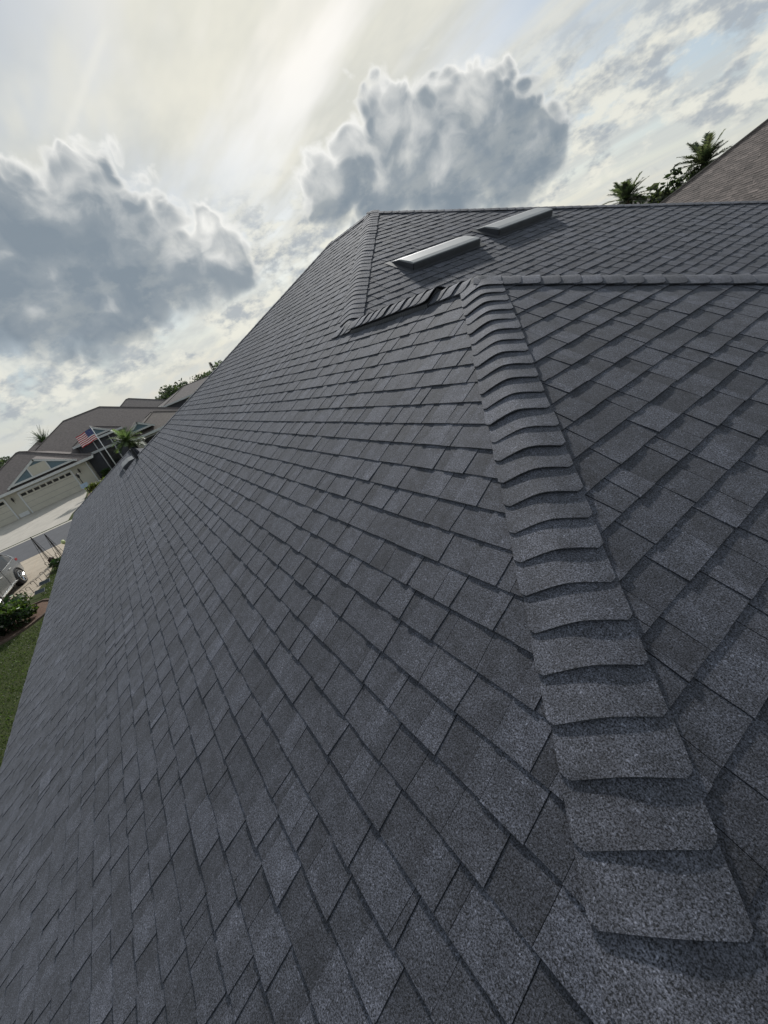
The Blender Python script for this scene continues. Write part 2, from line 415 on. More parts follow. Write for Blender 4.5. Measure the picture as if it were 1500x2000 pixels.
# ------------------------------------------------------------------ hip and ridge caps
def cap_mesh(mb, P, t, l, N, beta, w=0.155, length=0.185, lift=0.0, r=0.042, rr=None, jit=True, hs=1.0):
    rr = rr or rnd
    sb, cb = math.sin(beta), math.cos(beta)
    k = 0.104 * math.exp(rr.gauss(0, 0.10)); tone = (k * 0.965, k * 0.98, k * 1.10); k2 = k * math.exp(rr.gauss(0, 0.12)); tone2 = (k2 * 0.965, k2 * 0.98, k2 * 1.10)
    tw = rr.uniform(-0.022, 0.022) if jit else 0; sh = rr.uniform(-0.005, 0.005) if jit else 0; dh = rr.uniform(-0.0015, 0.003) if jit else 0
    ch = rr.uniform(0.016, 0.026)
    rows = [(0.0, w - ch), (ch * 0.5, w - ch * 0.38), (ch, w), (0.075, w), (length, w - 0.004)]
    n = 14; grid = []; under = []
    for (x, hw) in rows:
        h = 0.0160 + hs * (0.0150 * (1 - min(1.0, x / 0.131)) + dh)
        g = []; ug = []
        for i in range(n + 1):
            s_ = -1 + 2 * i / n; ww = s_ * hw
            bow = 0.004 * (1 - s_ * s_) * (1 - min(1, x / 0.1))
            z = -sb * (math.sqrt(ww * ww + r * r) - 0.6 * r) + h * (1 - 0.24 * s_ * s_) + lift
            p = P - t * (x + ww * tw - bow * 0.5) + l * (ww * cb + sh) + N * z
            g.append(p); ug.append(p - N * 0.0065)
        grid.append([mb.vert(p) for p in g]); under.append([mb.vert(p) for p in ug])
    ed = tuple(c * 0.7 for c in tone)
    up = (Vector(mb.v[grid[0][1]]) - Vector(mb.v[grid[0][0]])).cross(Vector(mb.v[grid[1][0]]) - Vector(mb.v[grid[0][0]])).dot(N) > 0
    def F(q, c): mb.face(q if up else q[::-1], c)
    for a in range(len(rows) - 1):
        for i in range(n): F((grid[a][i], grid[a][i + 1], grid[a + 1][i + 1], grid[a + 1][i]), tone if i < n // 2 else tone2)
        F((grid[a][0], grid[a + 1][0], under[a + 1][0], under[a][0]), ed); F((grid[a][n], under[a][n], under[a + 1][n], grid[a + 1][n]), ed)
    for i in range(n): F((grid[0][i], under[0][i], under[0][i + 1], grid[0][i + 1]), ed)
def hip_frame(a3, b3):
    """line from the top a3 down to b3"""
    t = (b3 - a3).normalized(); l = Vector((t.y, -t.x, 0)).normalized(); N = l.cross(t)
    if N.z < 0: N = -N
    return t, l, N
far_caps = MB()
def cap_run(a3, b3, beta, start=0.06, name='hip_cap', lift=0.0, stop=0.0, force=None, ex=0.131, seed=1, hs=1.0):
    rr = random.Random(seed); t, l, N = hip_frame(a3, b3); L = (b3 - a3).length - stop; d = start
    while d < L:
        P = a3 + t * d; q = to_px(P)
        lf = lift(d) if callable(lift) else lift
        vis = q is not None and -60 < q[0] < 1560 and -60 < q[1] < 2060
        if vis if force is None else force:
            m = MB(); cap_mesh(m, P, t, l, N, beta, lift=lf, rr=rr, hs=hs); o = rp(m.build(name, 'shingle'))
            me = o.data; me.polygons.foreach_set('use_smooth', [True] * len(me.polygons)); me.set_sharp_from_angle(angle=R(35))
        else: cap_mesh(far_caps, P, t, l, N, beta, lift=lf, rr=rr, hs=hs)
        d += ex * rr.uniform(0.985, 1.015)
BH = math.acos(CT * CT) / 2          # half the fold over a hip
BR = TH                              # and over a ridge
P0 = W3(0, 0, 0); H3 = W3(UM - VM, 0, 0); M3 = W3(UM, VM, S * VM); M23 = W3(UM2, VM, S * VM); J3 = W3(UM2 + VM - VW, VW, S * VW); WW3 = W3(UW, VW, S * VW)
zE = -S * EV
cap_run(P0, W3(-EV, -EV, zE), BH, start=0.061 + 0.131, seed=3)
cap_run(P0, W3(-EV, EV, zE), BH, start=0.15, seed=4, hs=0.75)
cap_run(M3, H3, BH, start=0.12, seed=5, stop=0.05, hs=0.5)
cap_run(M3, W3(UM - HM, VM + HM, VM * S - HM * S), BH, start=0.12, seed=6, hs=0.4)
cap_run(M23, J3, BH, start=0.12, seed=7, stop=0.05, hs=0.4)
cap_run(WW3, W3(UW + VW + EV, -EV, zE), BH, start=0.12, seed=8, hs=0.5)
cap_run(M23, M3, BR, start=0.15, name='ridge_cap', seed=9, hs=0.4)
cap_run(WW3, J3, BR, start=0.12, name='ridge_cap', seed=10)
# wing ridge with the raised vent under the caps
VA, VB = 0.40, 1.70
cap_run(H3 + Vector((0.10, 0, 0)), P0, BR, start=0.06, name='ridge_cap', seed=21,
        lift=lambda d: 0.030 if VA < (UM - VM + 0.10 - d) < VB else 0.0)
# folded pieces over the peaks
def peak(u0, v0, z0, fn, rad=0.16, lift=0.020, name='peak_cap', dirs=24):
    m = MB(); rr = [0.0, 0.05, 0.10, rad]; rings = []
    for r_ in rr:
        ring = []
        for k in range(dirs):
            a = 2 * math.pi * k / dirs
            u, v = r_ * math.cos(a), r_ * math.sin(a); s_ = 0.028
            zz = sum(fn(u + du, v + dv) for du in (-s_, 0, s_) for dv in (-s_, 0, s_)) / 9.0
            ring.append(m.vert(W3(u0 + u, v0 + v, z0 + zz + lift + (0.010 if r_ < 0.1 else 0.0))))
        rings.append(ring)
    for i in range(len(rr) - 1):
        for k in range(dirs):
            m.face((rings[i][k], rings[i + 1][k], rings[i + 1][(k + 1) % dirs], rings[i][(k + 1) % dirs]), (0.088, 0.089, 0.096))
    low = [m.vert(Vector(m.v[i]) - Vector((0, 0, 0.012))) for i in rings[-1]]
    for k in range(dirs): m.face((rings[-1][k], low[k], low[(k + 1) % dirs], rings[-1][(k + 1) % dirs]), (0.06, 0.06, 0.065))
    o = rp(m.build(name, 'shingle')); bm = bmesh.new(); bm.from_mesh(o.data); bmesh.ops.recalc_face_normals(bm, faces=bm.faces); bm.to_mesh(o.data); bm.free()
    o.data.polygons.foreach_set('use_smooth', [True] * len(o.data.polygons))
peak(0, 0, 0, lambda u, v: min(-S * abs(v), S * u if u < 0 else 0.0), name='peak_cap')
peak(UM, VM, S * VM, lambda u, v: min(-S * abs(v), S * u if u < 0 else 0.0), name='peak_cap')
peak(UM2, VM, S * VM, lambda u, v: min(-S * abs(v), -S * u if u > 0 else 0.0), name='peak_cap')
peak(UW, VW, S * VW, lambda u, v: min(-S * abs(v), -S * u if u > 0 else 0.0), name='peak_cap')
peak(UM - VM, 0, 0, lambda u, v: S * v if v < 0 else (min(S * v, S * u) if u > 0 else max(S * u, -S * v)), rad=0.14, lift=0.018)
if far_caps.f: rp(far_caps.build('cap_field', 'shingle', kind='stuff'))
# the plastic ridge vent body
m = MB(); prof = [(-0.165, 0.010), (-0.155, 0.029), (0.0, 0.036), (0.155, 0.029), (0.165, 0.010)]
def rv(u, w, h): return W3(u, w * CT, -S * abs(w) * CT + h / CT)
rings = [[m.vert(rv(u, w, h)) for (w, h) in prof] for u in (VA + 0.045, VB + 0.02)]
for i in range(4): m.face((rings[0][i], rings[0][i + 1], rings[1][i + 1], rings[1][i]))
m.face(rings[0]); m.face(rings[1][::-1])
rvent = hp(m.build('ridge_vent', 'black_plastic'))
for sgn in (-1, 1):
    n = 46; m = MB()
    for k in range(n):
        u0 = VA + 0.05 + (VB - VA - 0.05) * k / n
        a = rv(u0, sgn * 0.168, 0.010); b = rv(u0 + 0.008, sgn * 0.168, 0.010); c = rv(u0 + 0.008, sgn * 0.160, 0.033); d = rv(u0, sgn * 0.160, 0.033)
        m.poly((a, b, c, d))
    o = m.build('louvre_ribs', 'dark_metal', kind='stuff'); o.parent = rvent

# ------------------------------------------------------------------ off-ridge vents
def off_ridge_vent(plane, x0, x1, y0, label, depth=0.46, rise=0.102, metal='vent_metal'):
    """box hood: open low side at y0, closed wedge running up the slope"""
    m = MB(); d = depth
    def q(x, y, h): return plane.p(x, y, h)
    prof = [(0.0, 0.045), (0.0, rise), (0.07, rise + 0.004), (d * 0.62, rise - 0.02), (d, 0.016)]
    a = [m.vert(q(x0, y0 + y, h)) for y, h in prof]; b = [m.vert(q(x1, y0 + y, h)) for y, h in prof]
    for i in range(len(prof) - 1): m.face((a[i], a[i + 1], b[i + 1], b[i]))
    a2 = m.vert(q(x0, y0 + 0.03, 0.012)); b2 = m.vert(q(x1, y0 + 0.03, 0.012))
    m.face([a2] + a[::-1]); m.face(b + [b2])
    hood = hp(m.build('off_ridge_vent', metal)); hood['label'] = label
    bm = bmesh.new(); bm.from_mesh(hood.data); bmesh.ops.recalc_face_normals(bm, faces=bm.faces)
    bmesh.ops.bevel(bm, geom=[e for e in bm.edges if not e.is_boundary], offset=0.004, segments=1, affect='EDGES'); bm.to_mesh(hood.data); bm.free()
    # dark front: mesh face with a drip lip, and flange around
    m = MB()
    i = [m.vert(q(x, y0 - 0.004, h)) for (x, h) in ((x0 - 0.004, 0.012), (x1 + 0.004, 0.012), (x1 + 0.004, rise - 0.012), (x0 - 0.004, rise - 0.012))]; m.face(i)
    for k in range(5):
        h = 0.025 + k * 0.018
        m.poly([q(x0, y0 - 0.006, h), q(x1, y0 - 0.006, h), q(x1, y0 - 0.016, h - 0.010), q(x0, y0 - 0.016, h - 0.010)])
    o = m.build('louvre', 'dark_metal'); o.parent = hood
    m = MB()
    for (xa, xb, ya, yb) in ((x0 - 0.09, x1 + 0.09, -0.07, -0.004), (x0 - 0.09, x0, -0.004, d + 0.03), (x1, x1 + 0.09, -0.004, d + 0.03)):
        m.poly([q(xa, y0 + ya, 0.0155), q(xb, y0 + ya, 0.0155), q(xb, y0 + yb, 0.0150), q(xa, y0 + yb, 0.0150)])
    o = m.build('flange', 'dark_metal'); o.parent = hood
    for xe in (x0, x1):
        m = MB(); sgn = -1 if xe == x0 else 1
        i = [q(xe + sgn * 0.003, y0 + y, h) for y, h in ((0.0, 0.012), (0.0, rise - 0.015), (d * 0.62, rise - 0.034), (d * 0.95, 0.016))]
        m.poly(i); o = m.build('side_panel', 'dark_metal'); o.parent = hood
    return hood
def cxy(u, v): return P_uv(u, v, planeC)
a = cxy(2.56, 1.56); off_ridge_vent(planeC, a[0], a[0] + 1.27, a[1], 'low hood vent nearest the capped hip')
a = cxy(2.62, 3.32); off_ridge_vent(planeC, a[0], a[0] + 1.27, a[1], 'low hood vent reaching the skyline of the roof')

# third hood vent and a pipe on the far wing
off_ridge_vent(planeA, 11.95, 13.15, -2.76 / CT, 'grey hood vent just below the far ridge', depth=0.42, rise=0.11, metal='vent_grey')
m = MB(); pb = W3(10.9, -2.36, S * -2.36)
m.tube([pb + Vector((0, 0, -0.03)), pb + Vector((0, 0, 0.34))], 0.042, 12, cap=False); m.tube([pb + Vector((0, 0, 0.34)), pb + Vector((0, 0, 0.335)), pb + Vector((0, 0, 0.0))], [0.042, 0.034, 0.034], 12, cap=False)
pipe = hp(m.build('vent_pipe', 'black_plastic', smooth=True))
m = MB(); m.tube([pb + Vector((0, 0, -0.05)), pb + Vector((0, 0, 0.03)), pb + Vector((0, 0, 0.06))], [0.10, 0.065, 0.045], 12, cap=False); o = m.build('boot', 'dark_metal', smooth=True); o.parent = pipe
# walls, soffit and fascia of the house
m = MB(); ez = GZ + zE - 0.03; I = 0.45
m.box(-EV + I, 4, -EV + I, EV - I, 0, ez - 0.02); m.box(UM - HM + I + 0.01, UM2 + HM - I, -(VM + HM) + I, EV - I - 0.006, 0, ez - 0.014); m.box(9, UW + VW + EV - I, -(2 * VW + EV) + I, EV - I - 0.012, 0, ez - 0.008)
hp(m.build('wall', 'stucco'))
m = MB(); m.box(-EV + 0.03, UW + VW + EV - 0.03, EV - 0.035, EV - 0.012, ez - 0.17, ez); m.box(-EV + 0.012, -EV + 0.035, -EV + 0.03, EV - 0.03, ez - 0.17, ez); m.box(UW + VW + EV - 0.035, UW + VW + EV - 0.012, -(2 * VW + EV), EV - 0.036, ez - 0.17, ez)
hp(m.build('fascia', 'white_trim'))
m = MB(); m.box(-EV + 0.04, UW + VW + EV - 0.04, EV - I - 0.02, EV - 0.036, ez - 0.165, ez - 0.15); hp(m.build('soffit', 'white_trim'))

# ------------------------------------------------------------------ more materials
def leaf_mat(name):
    m, t, p = new_mat(name)
    at = t.n.new('ShaderNodeAttribute'); at.attribute_name = 'tone'
    g = t.n.new('ShaderNodeNewGeometry').outputs['Position']
    f = t.smooth(t.noise(g, 3.0, 3, 0.6), 0.25, 0.75, 0.75, 1.25)
    c = t.vm('SCALE', at.outputs['Color'], f)
    t.l.new(c, p.inputs['Base Color']); p.inputs['Roughness'].default_value = 0.5
    tr = t.n.new('ShaderNodeBsdfTranslucent'); t.l.new(t.vm('MULTIPLY', c, (1.5, 1.7, 0.9)), tr.inputs['Color'])
    mx = t.n.new('ShaderNodeMixShader'); mx.inputs[0].default_value = 0.45
    t.l.new(p.outputs[0], mx.inputs[1]); t.l.new(tr.outputs[0], mx.inputs[2])
    t.l.new(mx.outputs[0], t.n['Material Output'].inputs['Surface'])
leaf_mat('leaf')
m_, t_, p_ = new_mat('lawn'); g_ = t_.n.new('ShaderNodeNewGeometry').outputs['Position']
f_ = t_.smooth(t_.noise(g_, 0.8, 6, 0.65), 0.3, 0.7); f2_ = t_.smooth(t_.noise(g_, 14.0, 4, 0.7), 0.25, 0.75)
t_.l.new(t_.mix(f2_, t_.mix(f_, (0.026, 0.042, 0.013), (0.046, 0.060, 0.020)), (0.066, 0.074, 0.030)), p_.inputs['Base Color']); p_.inputs['Roughness'].default_value = 0.95; p_.inputs['Specular IOR Level'].default_value = 0.1
plain('asphalt', (0.085, 0.085, 0.092), 0.85, 0.12, 1.2, 0.3, 60)
plain('concrete_tan', (0.43, 0.36, 0.275), 0.85, 0.10, 1.6, 0.2, 40)
plain('concrete_grey', (0.43, 0.395, 0.34), 0.85, 0.10, 0.9, 0.2, 40)
plain('concrete_pale', (0.46, 0.45, 0.41), 0.85, 0.10, 2.0, 0.2, 40)
plain('mulch', (0.13, 0.075, 0.05), 0.95, 0.35, 14.0, 0.9, 30)
plain('edging', (0.11, 0.075, 0.055), 0.9, 0.3, 8.0, 0.5, 40)
plain('bark', (0.11, 0.085, 0.065), 0.95, 0.3, 9.0, 0.8, 25)
plain('beige_wall', (0.50, 0.465, 0.38), 0.85, 0.05, 2.0, 0.2, 60)
plain('garage_panel', (0.55, 0.51, 0.42), 0.6, 0.05, 2.0)
plain('dark_wall', (0.10, 0.10, 0.11), 0.85, 0.1, 2.0)
plain('blue_siding', (0.13, 0.19, 0.22), 0.7, 0.08, 3.0)
plain('brown_roof', (0.130, 0.110, 0.102), 0.9, 0.22, 5.0, 0.6, 18)
plain('tan_roof', (0.155, 0.132, 0.115), 0.9, 0.2, 5.0, 0.6, 18)
plain('grey_roof', (0.14, 0.122, 0.115), 0.9, 0.2, 4.0, 0.6, 18)
plain('iron', (0.025, 0.02, 0.018), 0.55)
plain('rusty_iron', (0.07, 0.04, 0.03), 0.7, 0.3, 20)
plain('glass_dark', (0.02, 0.022, 0.025), 0.08, 0.0)
plain('silver_paint', (0.36, 0.37, 0.38), 0.22, 0.0, metal=0.7)
plain('chrome', (0.75, 0.75, 0.75), 0.12, 0.0, metal=1.0)
plain('tyre', (0.016, 0.016, 0.017), 0.8)
plain('red_lens', (0.30, 0.012, 0.012), 0.15, 0.0)
plain('white_paint', (0.72, 0.72, 0.72), 0.4, 0.04)
plain('pale_blue', (0.40, 0.50, 0.62), 0.5, 0.05)
plain('yellow_green', (0.62, 0.66, 0.32), 0.4, 0.05)
plain('solar_panel', (0.03, 0.04, 0.045), 0.15, 0.05)
m_, t_, p_ = new_mat('flag_cloth'); a_ = t_.n.new('ShaderNodeAttribute'); a_.attribute_name = 'tone'; t_.l.new(a_.outputs['Color'], p_.inputs['Base Color']); p_.inputs['Roughness'].default_value = 0.8

def struct(o, kind='structure'): o['kind'] = kind; return o
# ------------------------------------------------------------------ ground
m = MB(); n = 48
ring = [m.vert((1500 * math.cos(2 * math.pi * k / n), 1500 * math.sin(2 * math.pi * k / n), 0)) for k in range(n)]; m.face(ring)
struct(m.build('ground', 'lawn'))
SD = Vector((0.215, 0.977, 0)); SN = Vector((0.977, -0.215, 0)); SC = Vector((31.65, 8.0, 0))
def stp(s, n_, z): return SC + SD * s + SN * n_ + Vector((0, 0, z))
def strip(name, n0, n1, z0, z1, mat, s0=-300, s1=300, seg=1):
    m = MB()
    for k in range(seg):
        a, b = s0 + (s1 - s0) * k / seg, s0 + (s1 - s0) * (k + 1) / seg - (0.012 if seg > 1 else 0)
        P = [stp(s, q, z) for z in (z0, z1) for (s, q) in ((a, n0), (b, n0), (b, n1), (a, n1))]
        i = [m.vert(p) for p in P]
        for q in ((3, 2, 1, 0), (4, 5, 6, 7), (0, 1, 5, 4), (1, 2, 6, 5), (2, 3, 7, 6), (3, 0, 4, 7)): m.face([i[k2] for k2 in q])
    bm = bmesh.new(); o = m.build(name, mat); bm.from_mesh(o.data); bmesh.ops.recalc_face_normals(bm, faces=bm.faces); bm.to_mesh(o.data); bm.free()
    return struct(o)
strip('road', -3.25, 3.25, -0.05, 0.012, 'asphalt')
strip('gutter', 3.25, 3.75, -0.05, 0.02, 'concrete_grey', -40, 60, 40)
strip('gutter', -3.75, -3.25, -0.05, 0.02, 'concrete_tan', -40, 60, 40)
def slabs(name, outline, z, mat, cell, gap=0.012, rot=0.0):
    """a paved area made of separate slabs cut to the outline"""
    c_, s_ = math.cos(rot), math.sin(rot)
    loc = [(x * c_ + y * s_, -x * s_ + y * c_) for x, y in outline]
    base = MB(); base.poly([(x, y, z - 0.012) for x, y in outline])
    root = struct(base.build(name, mat))
    x0, x1 = min(p[0] for p in loc), max(p[0] for p in loc); y0, y1 = min(p[1] for p in loc), max(p[1] for p in loc)
    A = sum(loc[i][0] * loc[(i + 1) % len(loc)][1] - loc[(i + 1) % len(loc)][0] * loc[i][1] for i in range(len(loc)))
    x = x0
    while x < x1:
        y = y0
        while y < y1:
            # clip the (possibly concave) outline by the cell
            pg = loc
            for nx, ny, c in ((1, 0, x + cell - gap), (-1, 0, -x - gap), (0, 1, y + cell - gap), (0, -1, -y - gap)):
                pg = clip(pg, nx, ny, c)
                if len(pg) < 3: break
            if len(pg) >= 3:
                W = [(px * c_ - py * s_, px * s_ + py * c_) for px, py in pg]
                mm = MB(); zt = z + rnd.uniform(-0.002, 0.002)
                t_i = [mm.vert((a, b, zt)) for a, b in W]; b_i = [mm.vert((a, b, zt - 0.03)) for a, b in W]
                mm.face(t_i if A > 0 else t_i[::-1])
                for k in range(len(W)): mm.face((t_i[k], b_i[k], b_i[(k + 1) % len(W)], t_i[(k + 1) % len(W)]))
                o = mm.build('slab', mat); o.parent = root
            y += cell
        x += cell
    return root
slabs('driveway', [(28.35, 6.2), (27.0, 7.2), (24.7, 8.2), (22.5, 8.25), (20.5, 8.65), (19.4, 9.3), (15.5, 10.3), (15.5, 16.5), (30.2, 16.5)], 0.022, 'concrete_tan', 3.1)
slabs('neighbour_driveway', [(36.3, 10.0), (35.9, 8.2), (38.4, 8.0), (41.6, 7.3), (46, 7.15), (50.45, 7.1), (50.45, 22), (38.6, 22)], 0.022, 'concrete_grey', 4.6)

# ------------------------------------------------------------------ foliage
def vary(r, c, s=0.25):
    k = math.exp(r.gauss(0, s)); return (c[0] * k, c[1] * k * (1 + r.gauss(0, 0.06)), c[2] * k)
def leaves(mb, r, cen, rad, n, size, tones, clumps=14, slim=0.45):
    cen = Vector(cen); cl = []
    for _ in range(clumps):
        while True:
            p = Vector((r.uniform(-1, 1), r.uniform(-1, 1), r.uniform(-1, 1)))
            if 0.25 < p.length < 1: break
        cl.append((Vector((p.x * rad[0], p.y * rad[1], p.z * rad[2])) * 0.78, r.uniform(0.26, 0.48), vary(r, r.choice(tones), 0.22)))
    for _ in range(n):
        c, k, tn = r.choice(cl)
        while True:
            p = Vector((r.uniform(-1, 1), r.uniform(-1, 1), r.uniform(-1, 1)))
            if p.length < 1: break
        q = cen + c + Vector((p.x * rad[0], p.y * rad[1], p.z * rad[2])) * k
        a = Vector((r.gauss(0, 1), r.gauss(0, 1), r.gauss(0, 0.7))).normalized(); b = a.orthogonal().normalized()
        b = (Matrix.Rotation(r.uniform(0, 6.28), 3, a) @ b); s_ = size * r.uniform(0.6, 1.3)
        tone = vary(r, tn, 0.15)
        mb.poly([q - a * s_, q - b * s_ * slim, q + a * s_, q + b * s_ * slim], tone)
GREEN = [(0.030, 0.055, 0.018), (0.045, 0.075, 0.025), (0.06, 0.09, 0.03)]
def tree(name, loc, h, rad, label, tones=GREEN, n=1500, size=0.28, seed=1, group=None, cat='tree', zc=0.62, parent_cls=None):
    r = random.Random(seed); root = empty(name, loc); tag(root, label, cat, group)
    m = MB(); top = h * 0.55; lean = Vector((r.uniform(-0.3, 0.3), r.uniform(-0.3, 0.3), 0))
    m.tube([(0, 0, 0), lean * 0.3 + Vector((0, 0, top * 0.5)), lean + Vector((0, 0, top))], [0.05 * h * 0.5, 0.035 * h * 0.5, 0.02 * h * 0.5], 8, cap=False)
    for k in range(6):
        a = r.uniform(0, 6.28); b0 = Vector((0, 0, top * r.uniform(0.55, 0.95)))
        m.tube([b0, b0 + Vector((math.cos(a) * rad[0] * 0.4, math.sin(a) * rad[1] * 0.4, h * 0.15)), b0 + Vector((math.cos(a) * rad[0] * 0.75, math.sin(a) * rad[1] * 0.75, h * 0.22))], [0.05, 0.035, 0.015], 5, cap=False)
    o = m.build('trunk', 'bark', smooth=True); o.parent = root
    m = MB(); leaves(m, r, (lean.x, lean.y, h * zc), rad, n, size, tones, clumps=22); o = m.build('crown', 'leaf'); o.parent = root
    return root
def shrub(name, loc, rad, label, tones=GREEN, n=900, size=0.09, seed=1, flowers=0, cat='shrub', group=None, fl_tone=(0.7, 0.7, 0.72)):
    r = random.Random(seed); root = empty(name, loc); tag(root, label, cat, group)
    m = MB()
    for k in range(7):
        a = r.uniform(0, 6.28); m.tube([(0.05 * math.cos(a), 0.05 * math.sin(a), 0), (rad[0] * 0.4 * math.cos(a), rad[1] * 0.4 * math.sin(a), rad[2] * 0.7), (rad[0] * 0.6 * math.cos(a), rad[1] * 0.6 * math.sin(a), rad[2] * 1.3)], [0.02, 0.014, 0.006], 5, cap=False)
    o = m.build('stem', 'bark'); o.parent = root
    m = MB(); leaves(m, r, (0, 0, rad[2]), rad, n, size, tones, clumps=26); o = m.build('foliage', 'leaf'); o.parent = root
    for k in range(flowers):
        a, e = r.uniform(0, 6.28), r.uniform(-0.1, 1.2); p = Vector((math.cos(a) * math.cos(e) * rad[0], math.sin(a) * math.cos(e) * rad[1], rad[2] + math.sin(e) * rad[2])) * 1.0
        m = MB()
        for j in range(5):
            b = j * 1.2566; d = Vector((math.cos(b), math.sin(b), 0.5)) * 0.065; e2 = Vector((-math.sin(b), math.cos(b), 0)) * 0.035
            m.poly([p, p + d * 0.6 - e2, p + d, p + d * 0.6 + e2], fl_tone)
        o = m.build('flower', 'leaf'); o.parent = root
    return root
def palm(name, loc, h, L, label, n=30, seed=1, tones=((0.045, 0.07, 0.03), (0.06, 0.085, 0.04)), droop=0.9, group=None, lw=0.03):
    r = random.Random(seed); root = empty(name, loc); tag(root, label, 'palm tree', group)
    m = MB(); m.tube([(0, 0, 0), (0.06, 0.03, h * 0.5), (0.02, 0.0, h)], [0.22, 0.18, 0.17], 10)
    for k in range(60):
        a = k * 2.4; z = h * (0.3 + 0.7 * k / 60); p = Vector((0.17 * math.cos(a), 0.17 * math.sin(a), z)); m.poly([p, p + Vector((-math.sin(a) * 0.07, math.cos(a) * 0.07, 0.03)), p + Vector((math.cos(a) * 0.10, math.sin(a) * 0.10, 0.16)), p + Vector((math.sin(a) * 0.07, -math.cos(a) * 0.07, 0.03))])
    o = m.build('trunk', 'bark'); o.parent = root
    for k in range(n):
        a = k * 2.399 + r.uniform(-0.2, 0.2); el = 1.25 - 1.55 * (k / n) + r.uniform(-0.12, 0.12); ln = L * r.uniform(0.85, 1.1)
        m = MB(); pts = []; p = Vector((0, 0, h)); d = Vector((math.cos(a) * math.cos(el), math.sin(a) * math.cos(el), math.sin(el))); seg = 10
        for i in range(seg + 1):
            pts.append(p.copy()); p = p + d * (ln / seg); d = (d + Vector((0, 0, -0.10 * droop * (0.5 + i / seg)))).normalized()
        tone = vary(r, r.choice(tones), 0.2)
        m.tube(pts, [0.022 * (1 - 0.8 * i / seg) for i in range(seg + 1)], 4, cap=False, tone=tone)
        sd_ = Vector((-math.sin(a), math.cos(a), 0))
        nl = 26
        for i in range(nl):
            f = 0.12 + 0.86 * i / nl; j = min(int(f * seg), seg - 1); q = pts[j].lerp(pts[j + 1], f * seg - j); fw = (pts[j + 1] - pts[j]).normalized()
            ll = L * 0.26 * math.sin(math.pi * (0.12 + 0.80 * f)) + 0.05
            for s_ in (-1, 1):
                dr = (sd_ * s_ + fw * 0.75 + Vector((0, 0, r.uniform(-0.15, 0.35)))).normalized(); tip = q + dr * ll + Vector((0, 0, -0.06 * ll))
                m.poly([q - fw * lw, q + fw * lw, tip], vary(r, tone, 0.1))
        o = m.build('frond', 'leaf'); o.parent = root
    return root

# ------------------------------------------------------------------ simple houses with hip roofs
def hip_roof_mesh(mb, x0, x1, y0, y1, z, s, mi=0, over=0.0):
    """returns ridge ends; ridge along the longer side"""
    wx, wy = x1 - x0, y1 - y0
    if wx <= wy:
        h = wx / 2; a, b = (x0 + h, y0 + h, z + h * s), (x0 + h, y1 - h, z + h * s)
        mb.poly([(x0, y0, z), (x0, y1, z), b, a], mi=mi); mb.poly([(x1, y1, z), (x1, y0, z), a, b], mi=mi); mb.poly([(x1, y0, z), (x0, y0, z), a], mi=mi); mb.poly([(x0, y1, z), (x1, y1, z), b], mi=mi)
    else:
        h = wy / 2; a, b = (x0 + h, y0 + h, z + h * s), (x1 - h, y0 + h, z + h * s)
        mb.poly([(x0, y0, z), (x0, y1, z), a], mi=mi); mb.poly([(x1, y1, z), (x1, y0, z), b], mi=mi); mb.poly([(x1, y0, z), (x0, y0, z), a, b], mi=mi); mb.poly([(x0, y1, z), (x1, y1, z), b, a], mi=mi)
    return a, b
def fix(o):
    bm = bmesh.new(); bm.from_mesh(o.data); bmesh.ops.remove_doubles(bm, verts=bm.verts, dist=1e-4); bmesh.ops.recalc_face_normals(bm, faces=bm.faces); bm.to_mesh(o.data); bm.free(); return o
def part(mb, name, mat, root, do_fix=True):
    o = mb.build(name, mat)
    if do_fix: fix(o)
    o.parent = root; o.matrix_parent_inverse = Matrix.Translation(-Vector(root.location)) if root.type == 'EMPTY' else Matrix()
    return o
def sub(mb, name, mat, par, do_fix=True):
    o = mb.build(name, mat)
    if do_fix: fix(o)
    o.parent = par; return o
def fascia_ring(x0, x1, y0, y1, z, h=0.22, w=0.03):
    m = MB(); m.box(x0 - w, x0, y0 - w, y1 + w, z - h, z + 0.02); m.box(x1, x1 + w, y0 - w, y1 + w, z - h, z + 0.02); m.box(x0, x1, y0 - w, y0, z - h, z + 0.02); m.box(x0, x1, y1, y1 + w, z - h, z + 0.02); return m
def roof_with_caps(root, x0, x1, y0, y1, z, s, mat):
    m = MB(); a, b = hip_roof_mesh(m, x0, x1, y0, y1, z, s); ro = part(m, 'roof', mat, root)
    m = MB(); 
    if (x1 - x0) <= (y1 - y0): L = [(a, b), (a, (x0, y0, z)), (a, (x1, y0, z)), (b, (x0, y1, z)), (b, (x1, y1, z))]
    else: L = [(a, b), (a, (x0, y0, z)), (a, (x0, y1, z)), (b, (x1, y0, z)), (b, (x1, y1, z))]
    for p, q in L: m.tube([Vector(p) + Vector((0, 0, 0.015)), Vector(q) + Vector((0, 0, 0.015))], 0.06, 6)
    sub(m, 'hip_ridge', mat, ro)
    return ro

